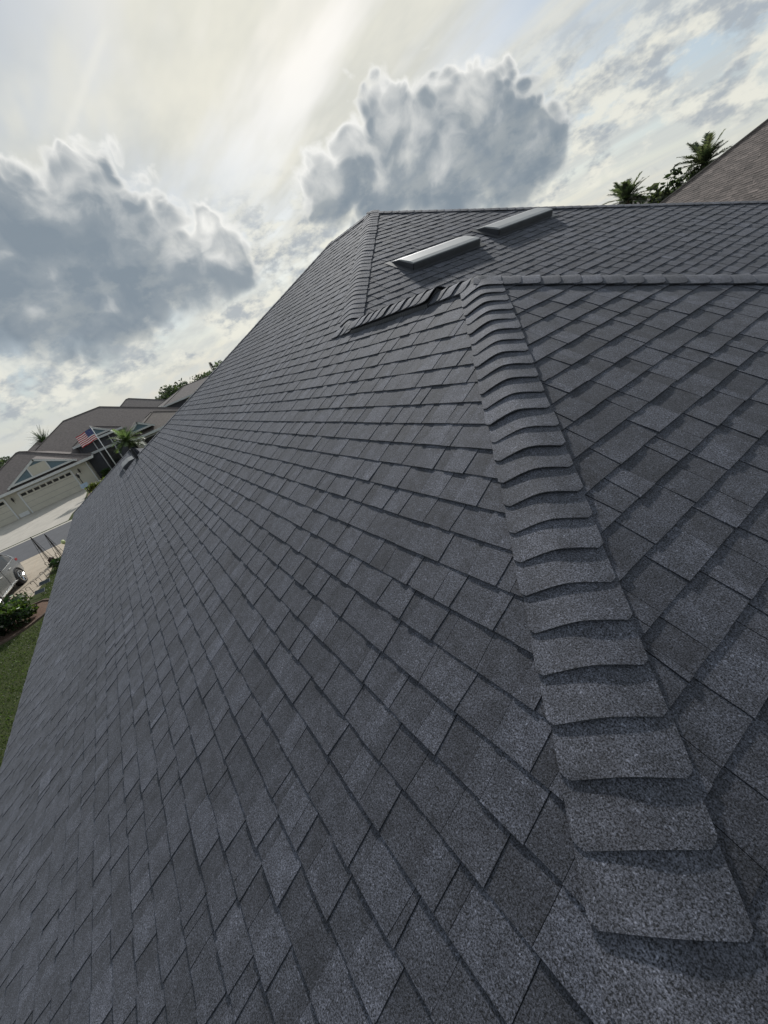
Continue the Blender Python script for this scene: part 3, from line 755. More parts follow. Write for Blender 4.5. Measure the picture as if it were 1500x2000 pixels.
# ------------------------------------------------------------------ house across the street
nb = empty('garage_house', (52, 6, 0)); tag(nb, 'beige house with brown hip roofs, white gables and a double garage', 'house')
def pediment(x, yc, half, z0, z1, mat_roof, louvre=False, back=4.0):
    """little white-trimmed gable facing the street"""
    m = MB(); xb = x + back
    m.poly([(x - 0.12, yc - half - 0.15, z0 - 0.05), (x - 0.12, yc, z1 + 0.12), (xb, yc, z1 + 0.12), (xb, yc - half - 0.15, z0 - 0.05)])
    m.poly([(x - 0.12, yc, z1 + 0.12), (x - 0.12, yc + half + 0.15, z0 - 0.05), (xb, yc + half + 0.15, z0 - 0.05), (xb, yc, z1 + 0.12)])
    ro = part(m, 'gable_roof', mat_roof, nb, False)
    m = MB(); m.poly([(x, yc - half, z0), (x, yc + half, z0), (x, yc, z1)]); sub(m, 'siding', 'blue_siding', ro, False)
    tr = 0.17
    for s_ in (-1, 1):
        m = MB(); d = Vector((0, s_ * half, z0 - z1)).normalized(); nrm = Vector((0, s_ * (z1 - z0), half)).normalized()
        P0_, P1_ = Vector((x, yc, z1 + 0.10)), Vector((x, yc + s_ * (half + 0.15), z0 + 0.0))
        for xx in (x - 0.10,):
            a, b = P0_, P1_; c, e = b - nrm * tr, a - nrm * tr * 1.15
            i = [m.vert((xx, p.y, p.z)) for p in (a, b, c, e)]; j = [m.vert((xx + 0.07, p.y, p.z)) for p in (a, b, c, e)]
            m.face(i); m.face(j[::-1])
            for k in range(4): m.face((i[k], j[k], j[(k + 1) % 4], i[(k + 1) % 4]))
        sub(m, 'rake_board', 'white_trim', ro)
    m = MB(); m.box(x - 0.08, x - 0.01, yc - half + 0.1, yc + half - 0.1, z0 - 0.02, z0 + 0.15); sub(m, 'sill_board', 'white_trim', ro)
    if louvre:
        w = half * 0.27
        m = MB(); m.box(x - 0.07, x - 0.012, yc - w, yc + w, z0 + 0.16, z1 - (z1 - z0) * 0.28); lv = sub(m, 'gable_panel', 'garage_panel', ro)
        for s_ in (-1, 1):
            m = MB(); m.box(x - 0.085, x - 0.011, yc + s_ * w - 0.05, yc + s_ * w + 0.05, z0 + 0.16, z1 - (z1 - z0) * 0.30); sub(m, 'panel_trim', 'white_trim', ro)
# garage wing
m = MB(); m.box(50.5, 57.0, 5.9, 16.1, 0, 2.62); part(m, 'wall', 'beige_wall', nb)
ro = roof_with_caps(nb, 50.02, 61.2, 5.2, 16.7, 2.68, 0.50, 'brown_roof')
part(fascia_ring(50.02, 61.2, 5.2, 16.7, 2.66), 'fascia', 'white_trim', nb)
m = MB(); m.box(50.1, 50.5, 5.3, 16.6, 2.42, 2.44); part(m, 'soffit', 'white_trim', nb)
def garage_door(y0, y1, nwin):
    m = MB(); m.box(50.455, 50.53, y0, y1, 0.03, 2.12); d = part(m, 'garage_door', 'garage_panel', nb)
    for k in range(1, 4):
        m = MB(); m.box(50.449, 50.456, y0 + 0.03, y1 - 0.03, 0.03 + k * 0.52 - 0.008, 0.03 + k * 0.52 + 0.008); sub(m, 'groove', 'dark_wall', d)
    w = (y1 - y0) / nwin
    for k in range(nwin):
        m = MB(); m.box(50.440, 50.4545, y0 + w * (k + 0.12), y0 + w * (k + 0.88), 1.78, 2.04); sub(m, 'window_pane', 'glass_dark', d)
    m = MB(); m.box(50.43, 50.50, y0 - 0.12, y0 - 0.003, 0.02, 2.3); m.box(50.43, 50.50, y1 + 0.003, y1 + 0.12, 0.02, 2.3); m.box(50.432, 50.50, y0 - 0.003, y1 + 0.003, 2.125, 2.3); sub(m, 'door_trim', 'white_trim', d)
garage_door(7.6, 12.2, 8); garage_door(13.55, 15.9, 4)
for yc in (12.9, 6.9):
    m = MB(); m.tube([(50.33, yc, 1.62), (50.33, yc, 1.68), (50.33, yc, 1.95), (50.33, yc, 2.08)], [0.03, 0.07, 0.09, 0.02], 6); m.box(50.36, 50.495, yc - 0.02, yc + 0.02, 1.72, 1.78); m.box(50.33, 50.36, yc - 0.012, yc + 0.012, 1.45, 1.62); part(m, 'wall_lantern', 'iron', nb)
m = MB(); m.tube([(50.42, 5.98, 0.05), (50.42, 5.98, 2.4)], 0.05, 6); part(m, 'downspout', 'white_trim', nb)
m = MB(); m.box(50.42, 50.497, 12.45, 13.3, 0.05, 0.42); part(m, 'plinth', 'white_trim', nb)
pediment(50.05, 9.55, 2.95, 2.92, 4.40, 'brown_roof', True, back=3.8)
# main body and its big hip roof
m = MB(); m.box(56.5, 70.0, -5.2, 13.6, 0, 2.72); part(m, 'wall', 'dark_wall', nb)
roof_with_caps(nb, 53.8, 70.6, -6.4, 14.6, 2.78, 0.475, 'brown_roof')
part(fascia_ring(53.8, 70.6, -6.4, 14.6, 2.75), 'fascia', 'white_trim', nb)
# entry porch between the wings
m = MB(); m.box(54.0, 57.5, 1.7, 6.1, 0, 3.80); part(m, 'porch_wall', 'dark_wall', nb)
roof_with_caps(nb, 53.4, 60.5, 1.35, 6.4, 3.98, 0.45, 'brown_roof')
part(fascia_ring(53.4, 60.5, 1.35, 6.4, 3.96, 0.20), 'fascia', 'white_trim', nb)
pediment(53.45, 3.9, 1.5, 4.10, 5.05, 'brown_roof', False, back=2.2)
m = MB(); m.box(53.94, 53.996, 3.05, 4.35, 0.05, 2.45); dr = part(m, 'front_door', 'iron', nb); m = MB(); m.box(53.90, 53.938, 3.25, 4.15, 0.9, 2.25); sub(m, 'door_glass', 'glass_dark', dr)
for yy in (1.8, 2.9, 4.5, 6.0):
    m = MB(); m.box(53.80, 53.92, yy - 0.05, yy + 0.05, 0.02, 3.74); part(m, 'porch_column', 'white_trim' if yy in (2.9, 4.5) else 'dark_wall', nb)
# small lower roof edge with white trim by the entry
m = MB(); m.box(52.0, 53.6, 6.45, 7.6, 2.95, 3.05); part(m, 'porch_trim', 'white_trim', nb)
# right-hand wing
m = MB(); m.box(49.9, 56.4, -5.5, 1.0, 0, 2.5); part(m, 'wall', 'beige_wall', nb)
roof_with_caps(nb, 49.4, 58.8, -6.0, 1.45, 2.56, 0.42, 'tan_roof')
part(fascia_ring(49.4, 58.8, -6.0, 1.45, 2.54), 'fascia', 'white_trim', nb)
pediment(49.45, 0.0, 1.30, 3.05, 3.86, 'tan_roof', False, back=2.8)
m = MB(); m.box(49.86, 49.897, -2.6, 0.4, 0.9, 2.1); wn = part(m, 'window', 'glass_dark', nb); m = MB(); m.box(49.83, 49.895, -2.75, -2.6, 0.8, 2.2); m.box(49.83, 49.895, 0.4, 0.55, 0.8, 2.2); m.box(49.832, 49.895, -2.6, 0.4, 2.1, 2.2); m.box(49.832, 49.895, -2.6, 0.4, 0.8, 0.9); sub(m, 'window_frame', 'white_trim', wn)

# flagpole with flag
fp = empty('flagpole', (45.5, 3.70, 0)); tag(fp, 'slender white flagpole in front of the dark entry', 'flagpole')
m = MB(); m.tube([(0, 0, 0), (0, 0, 2.6), (0, 0, 5.18)], [0.045, 0.04, 0.028], 8); o = m.build('pole', 'white_paint', smooth=True); o.parent = fp
m = MB(); m.tube([(0, 0, 5.18), (0, 0, 5.21), (0, 0, 5.26), (0, 0, 5.29)], [0.02, 0.05, 0.05, 0.015], 8); o = m.build('finial', 'chrome', smooth=True); o.parent = fp
m = MB(); m.box(-0.02, 0.02, 0.03, 0.05, 1.1, 1.25); o = m.build('cleat', 'chrome'); o.parent = fp
m = MB(); NX, NY = 30, 26; fl, hh = 1.55, 1.02; grid = []
for i in range(NX + 1):
    f = i / NX; row = []
    for j in range(NY + 1):
        g = j / NY
        wave = 0.16 * f * math.sin(f * 8.0 + g * 1.2) + 0.05 * math.sin(f * 17 + g * 3) * f
        row.append(m.vert((wave, 0.05 + fl * f * 0.94, 5.08 - hh * g - 0.30 * f ** 1.4 + 0.05 * math.sin(f * 8 + g) * f)))
    grid.append(row)
for i in range(NX):
    for j in range(NY):
        stripe = j // 2; canton = i < 12 and stripe < 7
        tone = (0.035, 0.05, 0.19) if canton else ((0.55, 0.02, 0.03) if stripe % 2 == 0 else (0.85, 0.84, 0.82))
        m.face((grid[i][j], grid[i + 1][j], grid[i + 1][j + 1], grid[i][j + 1]), tone)
def fpt(f, g):
    wave = 0.16 * f * math.sin(f * 8.0 + g * 1.2) + 0.05 * math.sin(f * 17 + g * 3) * f
    return Vector((wave, 0.05 + fl * f * 0.94, 5.08 - hh * g - 0.30 * f ** 1.4 + 0.05 * math.sin(f * 8 + g) * f))
st = MB()
for rr_ in range(9):
    for cc_ in range(6 if rr_ % 2 == 0 else 5):
        f = 0.4 * (0.06 + 0.176 * cc_ + (0.088 if rr_ % 2 else 0)); g = 7 / 13 * (0.08 + 0.105 * rr_); c = fpt(f, g); P = []
        for k in range(10):
            rad = 0.020 if k % 2 == 0 else 0.008; a = k * math.pi / 5; P.append(c + Vector((-0.006, rad * math.sin(a), rad * math.cos(a))))
        st.poly(P, (0.75, 0.75, 0.75)); st.poly([p + Vector((0.012, 0, 0)) for p in P[::-1]], (0.75, 0.75, 0.75))
flag = m.build('flag', 'flag_cloth', smooth=True); flag.location = (45.5, 3.70, 0); tag(flag, 'striped red and white flag with blue starred corner, flying from the pole', 'flag')
o = st.build('stars', 'flag_cloth'); o.parent = flag

# lamp post with name boards
lp = empty('lamp_post', (43.35, 6.64, 0)); tag(lp, 'black lamp post carrying a pale blue sign board', 'lamp post')
m = MB(); m.tube([(0, 0, 0), (0, 0, 0.15), (0, 0, 0.18), (0, 0, 1.75)], [0.09, 0.08, 0.04, 0.035], 8); o = m.build('post', 'iron'); o.parent = lp
m = MB(); m.tube([(0, 0, 1.75), (0, 0, 1.80), (0, 0, 2.05)], [0.04, 0.09, 0.12], 6, cap=True); o = m.build('lantern', 'glass_dark'); o.parent = lp
m = MB(); m.tube([(0, 0, 2.05), (0, 0, 2.08), (0, 0, 2.2), (0, 0, 2.26)], [0.15, 0.14, 0.03, 0.01], 6); o = m.build('lantern_roof', 'iron'); o.parent = lp
m = MB(); m.box(-0.075, -0.045, -0.30, 0.30, 1.02, 1.22); m.box(-0.074, -0.046, -0.22, 0.34, 0.86, 1.00); o = m.build('sign_board', 'pale_blue'); o.parent = lp
YG = [(0.16, 0.17, 0.035), (0.20, 0.20, 0.05), (0.09, 0.12, 0.03)]
shrub('croton_shrub', (44.2, 6.2, 0), (0.55, 0.75, 0.42), 'yellow-green shrub at the foot of the lamp post', YG, 500, 0.12, 31)
shrub('croton_shrub', (44.8, 5.0, 0), (0.6, 0.7, 0.45), 'yellow-green shrub below the flagpole', YG, 500, 0.12, 32)
shrub('foundation_shrub', (50.6, 4.9, 0), (0.7, 0.8, 0.55), 'dark green shrub at the garage corner', GREEN, 500, 0.14, 33)
shrub('foundation_shrub', (50.0, 3.2, 0), (0.7, 0.8, 0.5), 'dark green shrub beside the dark front door', GREEN, 500, 0.14, 34)
m = MB()
pts = [(43.2, 7.05), (44.2, 7.02), (45.6, 6.95), (45.8, 5.2), (44.4, 4.6), (43.2, 5.6)]
m.poly([(x, y, 0.016) for x, y in pts]); struct(m.build('flower_bed', 'mulch'))
palm('front_palm', (46.2, 1.75, 0), 2.75, 1.75, 'bushy palm in front of the right-hand gable across the street', 42, 41, ((0.12, 0.16, 0.085), (0.15, 0.18, 0.10), (0.09, 0.125, 0.06)), 1.2, lw=0.04)
shrub('garden_shrub', (47.0, -2.5, 0), (1.0, 1.2, 0.8), 'round green shrub under the right-hand wing windows', GREEN, 700, 0.14, 35)

# ------------------------------------------------------------------ houses and trees further off
def far_house(name, x0, x1, y0, y1, z, s, label, roof_mat, wall='beige_wall', wins=()):
    root = empty(name, ((x0 + x1) / 2, (y0 + y1) / 2, 0)); tag(root, label, 'house')
    m = MB(); m.box(x0 + 0.5, x1 - 0.5, y0 + 0.5, y1 - 0.5, 0, z - 0.05); part(m, 'wall', wall, root)
    roof_with_caps(root, x0, x1, y0, y1, z, s, roof_mat); part(fascia_ring(x0, x1, y0, y1, z - 0.02), 'fascia', 'white_trim', root)
    for (ya, yb, za, zb) in wins:
        m = MB(); m.box(x0 + 0.46, x0 + 0.497, ya, yb, za, zb); part(m, 'window', 'glass_dark', root)
    return root
far_house('grey_roof_house', 82, 96, -10, 4.5, 3.2, 0.52, 'far house with a plain grey-brown hip roof behind the flag house', 'grey_roof', wins=[(-6, -4, 1, 2.2), (-2, 0, 1, 2.2)])
far_house('dark_gable_house', 70.5, 80, -19.5, -5.5, 3.9, 0.30, 'dark low house with a bright eave line beside ochre bushes', 'grey_roof', 'dark_wall', wins=[(-16, -14, 1, 2.2), (-11, -8, 1, 2.3)])
far_house('hidden_roof_house', 84, 98, -34, -20, 3.3, 0.48, 'far house whose roof shows beside the lone dark conifer', 'grey_roof')
far_house('left_roof_house', 74, 88, 14, 30, 3.0, 0.40, 'far house with dark roof behind the reddish trees', 'brown_roof')
far_house('distant_brown_house', 108, 122, 8, 22, 3.0, 0.45, 'distant brown roof along the tree line', 'brown_roof')
FAR = [(0.04, 0.055, 0.034), (0.052, 0.068, 0.04), (0.065, 0.078, 0.05)]
far_trees = [(106, -13.5, 8.1, 4.2, 'broad green tree left of the lone conifer, over the grey roof'), (104, -9.5, 7.0, 3.4, 'low green tree over the grey-brown far roof'), (100, -19, 8.0, 4.0, 'rounded tree behind the dark low house'),
             (98, -3.2, 6.9, 1.6, 'small spiky tree at the end of the far grey ridge'), (112, -26, 8.6, 4.5, 'tree rising beyond the end of our roof'), (92, -27, 7.6, 3.0, 'thin-topped tree touching the edge of our roof'), (110, -34, 9.0, 4.5, 'tall tree furthest along our roof edge'),
             (78, 17.0, 6.1, 2.6, 'dark green tree at the far left behind the garage roof'), (84, 21, 6.6, 3.2, 'tree left of the garage roof ridge'), (120, 14, 6.9, 4.5, 'distant tree behind the garage ridge'), (118, 24, 7.0, 5.0, 'distant tree beyond the left roofs'), (130, 6, 7.3, 5, 'hazy tree behind the tall dark bush')]
for k, (x, y, h, r_, lab) in enumerate(far_trees):
    tree('roadside_tree', (x, y, 0), h * 0.90, (r_, r_, h * 0.34), lab, FAR, 1300, 0.34, 60 + k, 'trees behind the houses across the street', zc=0.60)
tree('ochre_tree', (69.5, -10.5, 0), 4.4, (2.2, 2.4, 1.8), 'ochre-leaved bushy tree in front of the dark low house', [(0.12, 0.10, 0.04), (0.09, 0.085, 0.035)], 900, 0.25, 81)
tree('red_leaf_tree', (66, 15.6, 0), 4.9, (1.8, 2.2, 1.9), 'reddish-brown tree left of the garage roof', [(0.085, 0.05, 0.03), (0.06, 0.055, 0.03), (0.04, 0.06, 0.025)], 900, 0.25, 82)
r = random.Random(90); con = empty('conifer', (78, -16.6, 0)); tag(con, 'lone dark narrow conifer standing above the far roofs', 'tree')
m = MB(); m.tube([(0, 0, 0), (0.2, 0.25, 7.2)], [0.2, 0.04], 7, cap=False); o = m.build('trunk', 'bark'); o.parent = con
m = MB()
for k in range(1300):
    f = r.random(); a = r.uniform(0, 6.28); rr_ = (1 - f) ** 0.7 * 1.25 * math.sqrt(r.random()); q = Vector((0.2 * f + rr_ * math.cos(a), 0.3 * f + rr_ * math.sin(a), 1.2 + 6.0 * f)); d = Vector((math.cos(a), math.sin(a), 0.4)).normalized(); e2 = Vector((-math.sin(a), math.cos(a), 0)); s_ = 0.24
    m.poly([q, q + d * s_ * 0.5 - e2 * s_ * 0.3, q + d * s_, q + d * s_ * 0.5 + e2 * s_ * 0.3], vary(r, (0.024, 0.042, 0.022), 0.25))
o = m.build('crown', 'leaf'); o.parent = con
# dark feathery shrub-tree behind the roof across the street
r = random.Random(91); ft = empty('feathery_tree', (66.5, 9.4, 0)); tag(ft, 'dark feathery tree top standing above the garage house roof', 'tree')
m = MB(); m.tube([(0, 0, 0), (0, 0.1, 5.0)], [0.16, 0.07], 7, cap=False); o = m.build('trunk', 'bark'); o.parent = ft
m = MB()
for k in range(95):
    a = r.uniform(0, 6.28); el = r.uniform(0.1, 1.35); L = r.uniform(1.4, 2.4); p = Vector((0, 0.1, 5.6 + r.uniform(-0.8, 0.3))); d = Vector((math.cos(a) * math.cos(el), math.sin(a) * math.cos(el), math.sin(el)))
    for i in range(16):
        q = p + d * (L * i / 16) + Vector((0, 0, -0.12 * (i / 16) ** 2 * L))
        for s_ in (-1, 1):
            e2 = (d.cross(Vector((0, 0, 1))).normalized() * s_ + d * 0.6).normalized(); m.poly([q, q + d * 0.07, q + e2 * 0.30 * (1.1 - i / 16)], vary(r, (0.022, 0.036, 0.02), 0.2))
o = m.build('crown', 'leaf'); o.parent = ft

# ------------------------------------------------------------------ neighbour to the right
rn = empty('brown_roof_house', (3, -23, 0)); tag(rn, 'next-door house with a steep brown shingle roof rising above our ridge', 'house')
def rW(u, v, z): return Vector((u, -v, z))
u1, v0, hw = 13.0, 15.0, 8.2; u0 = -14.0; ze = 2.7; sR = 0.5
m = MB(); m.box(u0 + 0.5, u1 - 0.5, -(v0 + 2 * hw) + 0.5, -v0 - 0.5, 0, ze - 0.06); part(m, 'wall', 'beige_wall', rn)
m = MB(); hip_roof_mesh(m, u0, u1, -(v0 + 2 * hw), -v0, ze - 0.02, sR); ro = part(m, 'roof', 'tan_roof', rn)
part(fascia_ring(u0, u1, -(v0 + 2 * hw), -v0, ze - 0.03), 'fascia', 'white_trim', rn)
tR = math.atan(sR)
pR = Plane((0, -v0, ze), (1, 0, 0), (0, -math.cos(tR), math.sin(tR)))
sl_ = hw / math.cos(tR)
tabs, pl_ = shingle_plane(pR, [(u0, 0), (u1, 0), (u1 - hw, sl_), (u0 + hw, sl_)], 0.0, 77, pal_brown, inset=0.03, wmean=0.30)
m = MB()
for tops in tabs: add_tab(m, tops, pl_)
o = m.build('shingle_field', 'brown_shingle', kind='stuff'); o.parent = ro
m = MB(); m.tube([rW(u1, v0, ze + 0.02), rW(u1 - hw, v0 + hw, ze + hw * sR + 0.02), rW(u0 + hw, v0 + hw, ze + hw * sR + 0.02)], 0.05, 6); o = m.build('hip_ridge', 'tan_roof'); o.parent = ro
palm('date_palm', (14.3, -28.15, 0), 5.70, 1.35, 'feathery palm crown standing just above our roof ridge', 34, 42, droop=0.75, lw=0.045, tones=((0.075, 0.09, 0.06), (0.09, 0.102, 0.07)))
palm('date_palm', (10.9, -29.75, 0), 5.90, 1.45, 'feathery palm crown rising behind the steep brown roof edge', 34, 43, droop=0.75, lw=0.045, tones=((0.075, 0.09, 0.06), (0.09, 0.102, 0.07)))
tree('hedge_tree', (13.3, -29.3, 0), 6.2, (1.5, 1.5, 2.2), 'bushy green tree between the two palms', FAR, 1700, 0.2, 95)
tree('hedge_tree', (12.1, -29.9, 0), 6.6, (1.5, 1.4, 2.3), 'taller green tree close beside the palm at the brown roof', FAR, 1700, 0.2, 96)
far_house('brown_house_behind', 15.0, 27, -47, -34, 2.9, 0.5, 'small brown roof showing between the palms', 'tan_roof')

# ------------------------------------------------------------------ our front garden
m = MB(); c0 = Vector((17.6, 9.0, 0)); out = [(17.3, 7.6), (16.95, 7.95), (16.6, 8.4), (16.42, 8.9), (16.42, 9.4), (16.7, 10.2), (17.6, 10.6), (18.9, 10.2), (19.2, 9.0), (18.8, 8.1), (18.2, 7.7)]
m.poly([(x, y, 0.02) for x, y in out][::-1]); struct(m.build('mulch_bed', 'mulch'))
m = MB(); P = [Vector((x, y, 0.05)) for x, y in out]; 
def ring_strip(m, P, w, h):
    n = len(P); c = sum(P, Vector()) / n; idx = []
    for p in P:
        d = (p - c); d.z = 0; d.normalize(); idx.append([m.vert((p.x, p.y, 0.0)), m.vert((p.x, p.y, h)), m.vert((p.x + d.x * w, p.y + d.y * w, h * 0.9)), m.vert((p.x + d.x * w * 1.15, p.y + d.y * w * 1.15, 0.0))])
    for i in range(n):
        a, b = idx[i], idx[(i + 1) % n]
        for k in range(3): m.face((a[k], b[k], b[k + 1], a[k + 1]))
ring_strip(m, P, 0.09, 0.07); ed = fix(m.build('bed_edging', 'edging')); tag(ed, 'curved reddish border round the mulch bed by the lawn', 'garden edging')
DK = [(0.015, 0.030, 0.012), (0.021, 0.042, 0.016), (0.033, 0.058, 0.018), (0.058, 0.085, 0.022)]
shrub('flowering_shrub', (17.45, 8.85, 0), (1.10, 1.15, 0.62), 'large dark green shrub with a few white flowers beside the silver car', DK, 3600, 0.085, 101, flowers=9)
shrub('border_shrub', (23.1, 7.75, 0), (0.42, 0.40, 0.26), 'small green plant behind the black square lantern', DK, 500, 0.06, 102)
# short grass of the lawn under the eaves
r = random.Random(5); m = MB()
for k in range(52000):
    x = r.uniform(2.0, 24.5); y = r.uniform(5.3, 10.5)
    if x > 19.3 and y > 8.3 - (x - 19.3) * 0.05: continue
    if (x - 17.6) ** 2 / 2.3 + (y - 9.1) ** 2 / 2.6 < 1: continue
    a = r.uniform(0, 6.28); h = r.uniform(0.03, 0.075); w = 0.008 + 0.006 * r.random(); dx, dy = math.cos(a), math.sin(a); ln = r.uniform(-0.03, 0.03)
    m.poly([(x - dx * w, y - dy * w, 0), (x + dx * w, y + dy * w, 0), (x + ln - dy * 0.02, y + ln + dx * 0.02, h)], vary(r, (0.050, 0.070, 0.024), 0.35))
g = m.build('grass', 'leaf', kind='stuff'); g['label'] = 'short green lawn grass'
# shepherd hooks
hooks = [(24.73, 7.82), (24.44, 7.90), (22.45, 8.09), (22.22, 8.27), (21.75, 8.41), (21.49, 8.59), (20.79, 8.68), (20.60, 8.87), (23.95, 8.25)]
HOOK_LABELS = ['rusty iron hook at the foot of the shorter trellis', 'rusty iron hook just behind the square lantern', 'rusty iron hook nearest the small green plant by the lantern', 'second rusty iron hook from the small green plant', 'third rusty iron hook from the small green plant', 'fourth rusty iron hook from the small green plant', 'second rusty iron hook from the flowering shrub', 'rusty iron hook closest to the flowering shrub', 'rusty iron hook on the car side of the square lantern']
hook0 = None
for k, (x, y) in enumerate(hooks):
    if hook0 is None:
        hook0 = empty('garden_hook', (x, y, 0)); m = MB(); P = [(0, 0, 0), (0, 0, 0.34)]
        for i in range(1, 9):
            a = math.pi * i / 8 * 1.25; P.append((0, 0.075 - 0.075 * math.cos(a), 0.34 + 0.075 * math.sin(a)))
        m.tube(P, 0.011, 6); o = m.build('hook', 'rusty_iron'); o.parent = hook0
        m = MB(); m.tube([(0, -0.06, 0.05), (0, 0.06, 0.05)], 0.009, 5); m.tube([(0, -0.06, 0.05), (0, -0.06, 0.0)], 0.009, 5); o2 = m.build('step_bar', 'rusty_iron'); o2.parent = hook0
        hk = hook0
    else:
        hk = hook0.copy(); col.objects.link(hk); hk.location = (x, y, 0)
        for ch in (o, o2):
            c = ch.copy(); col.objects.link(c); c.parent = hk
    hk.rotation_euler = (0, 0, rnd.uniform(-0.3, 0.3)); hk.scale = (1, 1, rnd.uniform(0.75, 1.0))
    tag(hk, HOOK_LABELS[k], 'garden hook', 'row of iron hooks along the driveway')
# tall obelisk trellises
def obelisk(x, y, h, w, label):
    root = empty('obelisk_trellis', (x, y, 0)); tag(root, label, 'trellis')
    for a in range(4):
        m = MB(); c, s_ = math.cos(a * math.pi / 2 + 0.5), math.sin(a * math.pi / 2 + 0.5); m.tube([(c * w, s_ * w, 0), (c * 0.02, s_ * 0.02, h)], 0.009, 5); o = m.build('leg', 'iron'); o.parent = root
    m = MB(); m.tube([(0.0, 0, 0), (0, 0, h + 0.02)], 0.020, 6); o = m.build('post', 'iron'); o.parent = root
    for z in (0.30, 0.62):
        m = MB(); q = w * (1 - z); P = [(math.cos(a * math.pi / 8) * q, math.sin(a * math.pi / 8) * q, h * z) for a in range(17)]; m.tube(P, 0.006, 4, cap=False); o = m.build('ring', 'iron'); o.parent = root
    m = MB(); m.tube([(0, 0, h), (0, 0, h + 0.04), (0, 0, h + 0.08)], [0.01, 0.035, 0.008], 8); o = m.build('finial', 'iron'); o.parent = root
obelisk(24.36, 8.22, 1.66, 0.26, 'tall slim black iron trellis over the square lantern')
obelisk(24.80, 7.76, 1.42, 0.22, 'shorter black iron trellis at the end of the hook row')
ln = empty('square_lantern', (24.46, 8.16, 0)); tag(ln, 'dark brown square lantern at the foot of the tall trellis', 'lantern')
m = MB(); m.box(-0.14, 0.14, -0.14, 0.14, 0.0, 0.04); m.box(-0.12, 0.12, -0.12, 0.12, 0.30, 0.33)
for sx in (-1, 1):
    for sy in (-1, 1): m.box(sx * 0.11 - 0.012, sx * 0.11 + 0.012, sy * 0.11 - 0.012, sy * 0.11 + 0.012, 0.04, 0.30)
o = m.build('frame', 'rusty_iron'); o.parent = ln
m = MB(); m.box(-0.098, 0.098, -0.098, 0.098, 0.041, 0.299); o = m.build('glass', 'glass_dark'); o.parent = ln
m = MB(); m.tube([(0, 0, 0.33), (0, 0, 0.40), (0, 0, 0.42)], [0.13, 0.04, 0.01], 4); o = m.build('cap', 'rusty_iron'); o.parent = ln
def solar(x, y, rz, label):
    root = empty('solar_light', (x, y, 0), rz); tag(root, label, 'solar light')
    m = MB(); m.tube([(0, 0, 0), (0, 0, 0.16)], 0.012, 6); o = m.build('stake', 'iron'); o.parent = root
    M_ = Matrix.Translation((0, 0, 0.18)) @ Matrix.Rotation(R(38), 4, 'Y')
    m = MB(); m.box(-0.09, 0.09, -0.24, 0.24, -0.012, 0.010, M_); o = m.build('casing', 'vent_metal'); o.parent = root
    m = MB(); m.box(-0.08, 0.08, -0.225, 0.225, 0.0105, 0.014, M_); o = m.build('panel', 'solar_panel'); o.parent = root
solar(21.0, 8.18, R(160), 'tilted solar panel light in the grass beside the hooks')
solar(19.9, 8.26, R(150), 'tilted solar panel light in the grass by the shrub')
dv = empty('driveway_marker', (25.3, 7.42, 0)); tag(dv, 'pale yellow-green round marker light beside the driveway end', 'marker light')
m = MB(); m.tube([(0, 0, 0), (0, 0, 0.55)], 0.018, 6); o = m.build('stake', 'iron'); o.parent = dv
m = MB(); m.tube([(0, 0, 0.52), (0, 0, 0.54), (0, 0, 0.60), (0, 0, 0.68), (0, 0, 0.74), (0, 0, 0.76)], [0.03, 0.07, 0.10, 0.10, 0.06, 0.01], 12); o = m.build('globe', 'yellow_green', smooth=True); o.parent = dv

# ------------------------------------------------------------------ silver car
car = empty('silver_car', (22.25, 10.62, 0), R(180 - 9)); car.scale = (1.12, 1.12, 1.12); tag(car, 'silver estate car parked on the tan driveway, tail to the street', 'car')
W_ = 0.92
# station: x, bottom z, sill half, belt z, belt half, roof z, roof half
ST_ = [(2.34, 0.38, 0.62, 0.62, 0.66, 0.64, 0.60), (2.28, 0.30, 0.80, 0.74, 0.80, 0.78, 0.70), (1.95, 0.24, 0.88, 0.88, 0.87, 0.96, 0.74), (1.35, 0.22, 0.91, 0.97, 0.90, 1.06, 0.76), (0.95, 0.22, 0.92, 1.00, 0.91, 1.12, 0.76), (0.25, 0.22, 0.92, 1.02, 0.92, 1.55, 0.64), (-0.55, 0.22, 0.92, 1.03, 0.92, 1.64, 0.63), (-1.35, 0.23, 0.92, 1.05, 0.91, 1.61, 0.62), (-1.85, 0.26, 0.90, 1.07, 0.89, 1.52, 0.60), (-2.18, 0.34, 0.85, 1.05, 0.84, 1.20, 0.64), (-2.28, 0.42, 0.78, 0.95, 0.78, 0.99, 0.66), (-2.30, 0.50, 0.72, 0.80, 0.72, 0.82, 0.62)]
body, glass = MB(), [MB() for _ in range(4)]
def sect(st):
    x, zb, ws, zl, wl, zr, wr = st
    half = [(ws * 0.86, zb), (ws, zb + 0.10), (ws * 1.0 + 0.015, zb + (zl - zb) * 0.55), (wl, zl), (wl * 0.975, zl + 0.012), (wr + 0.03, zr - 0.05), (wr - 0.08, zr)]
    return [(x, y, z) for y, z in half] + [(x, 0.0, zr + 0.01)] + [(x, -y, z) for y, z in half[::-1]]
S_ = [sect(s_) for s_ in ST_]; V_ = [[body.vert(p) for p in s_] for s_ in S_]
N_ = len(S_[0])
for i in range(len(S_) - 1):
    for j in range(N_ - 1):
        side = j in (4, 9) and 4 <= i <= 8
        screen = j in (5, 6, 7, 8) and i in (4,)
        rear = j in (5, 6, 7, 8) and i in (8,)
        q = (V_[i][j], V_[i][j + 1], V_[i + 1][j + 1], V_[i + 1][j])
        if side or screen or rear:
            g = glass[0 if j == 4 else 1 if j == 9 else 2 if screen else 3]
            g.poly([body.v[k] for k in q])
        else: body.face(q)
    body.face((V_[i][0], V_[i + 1][0], V_[i + 1][-1], V_[i][-1]))
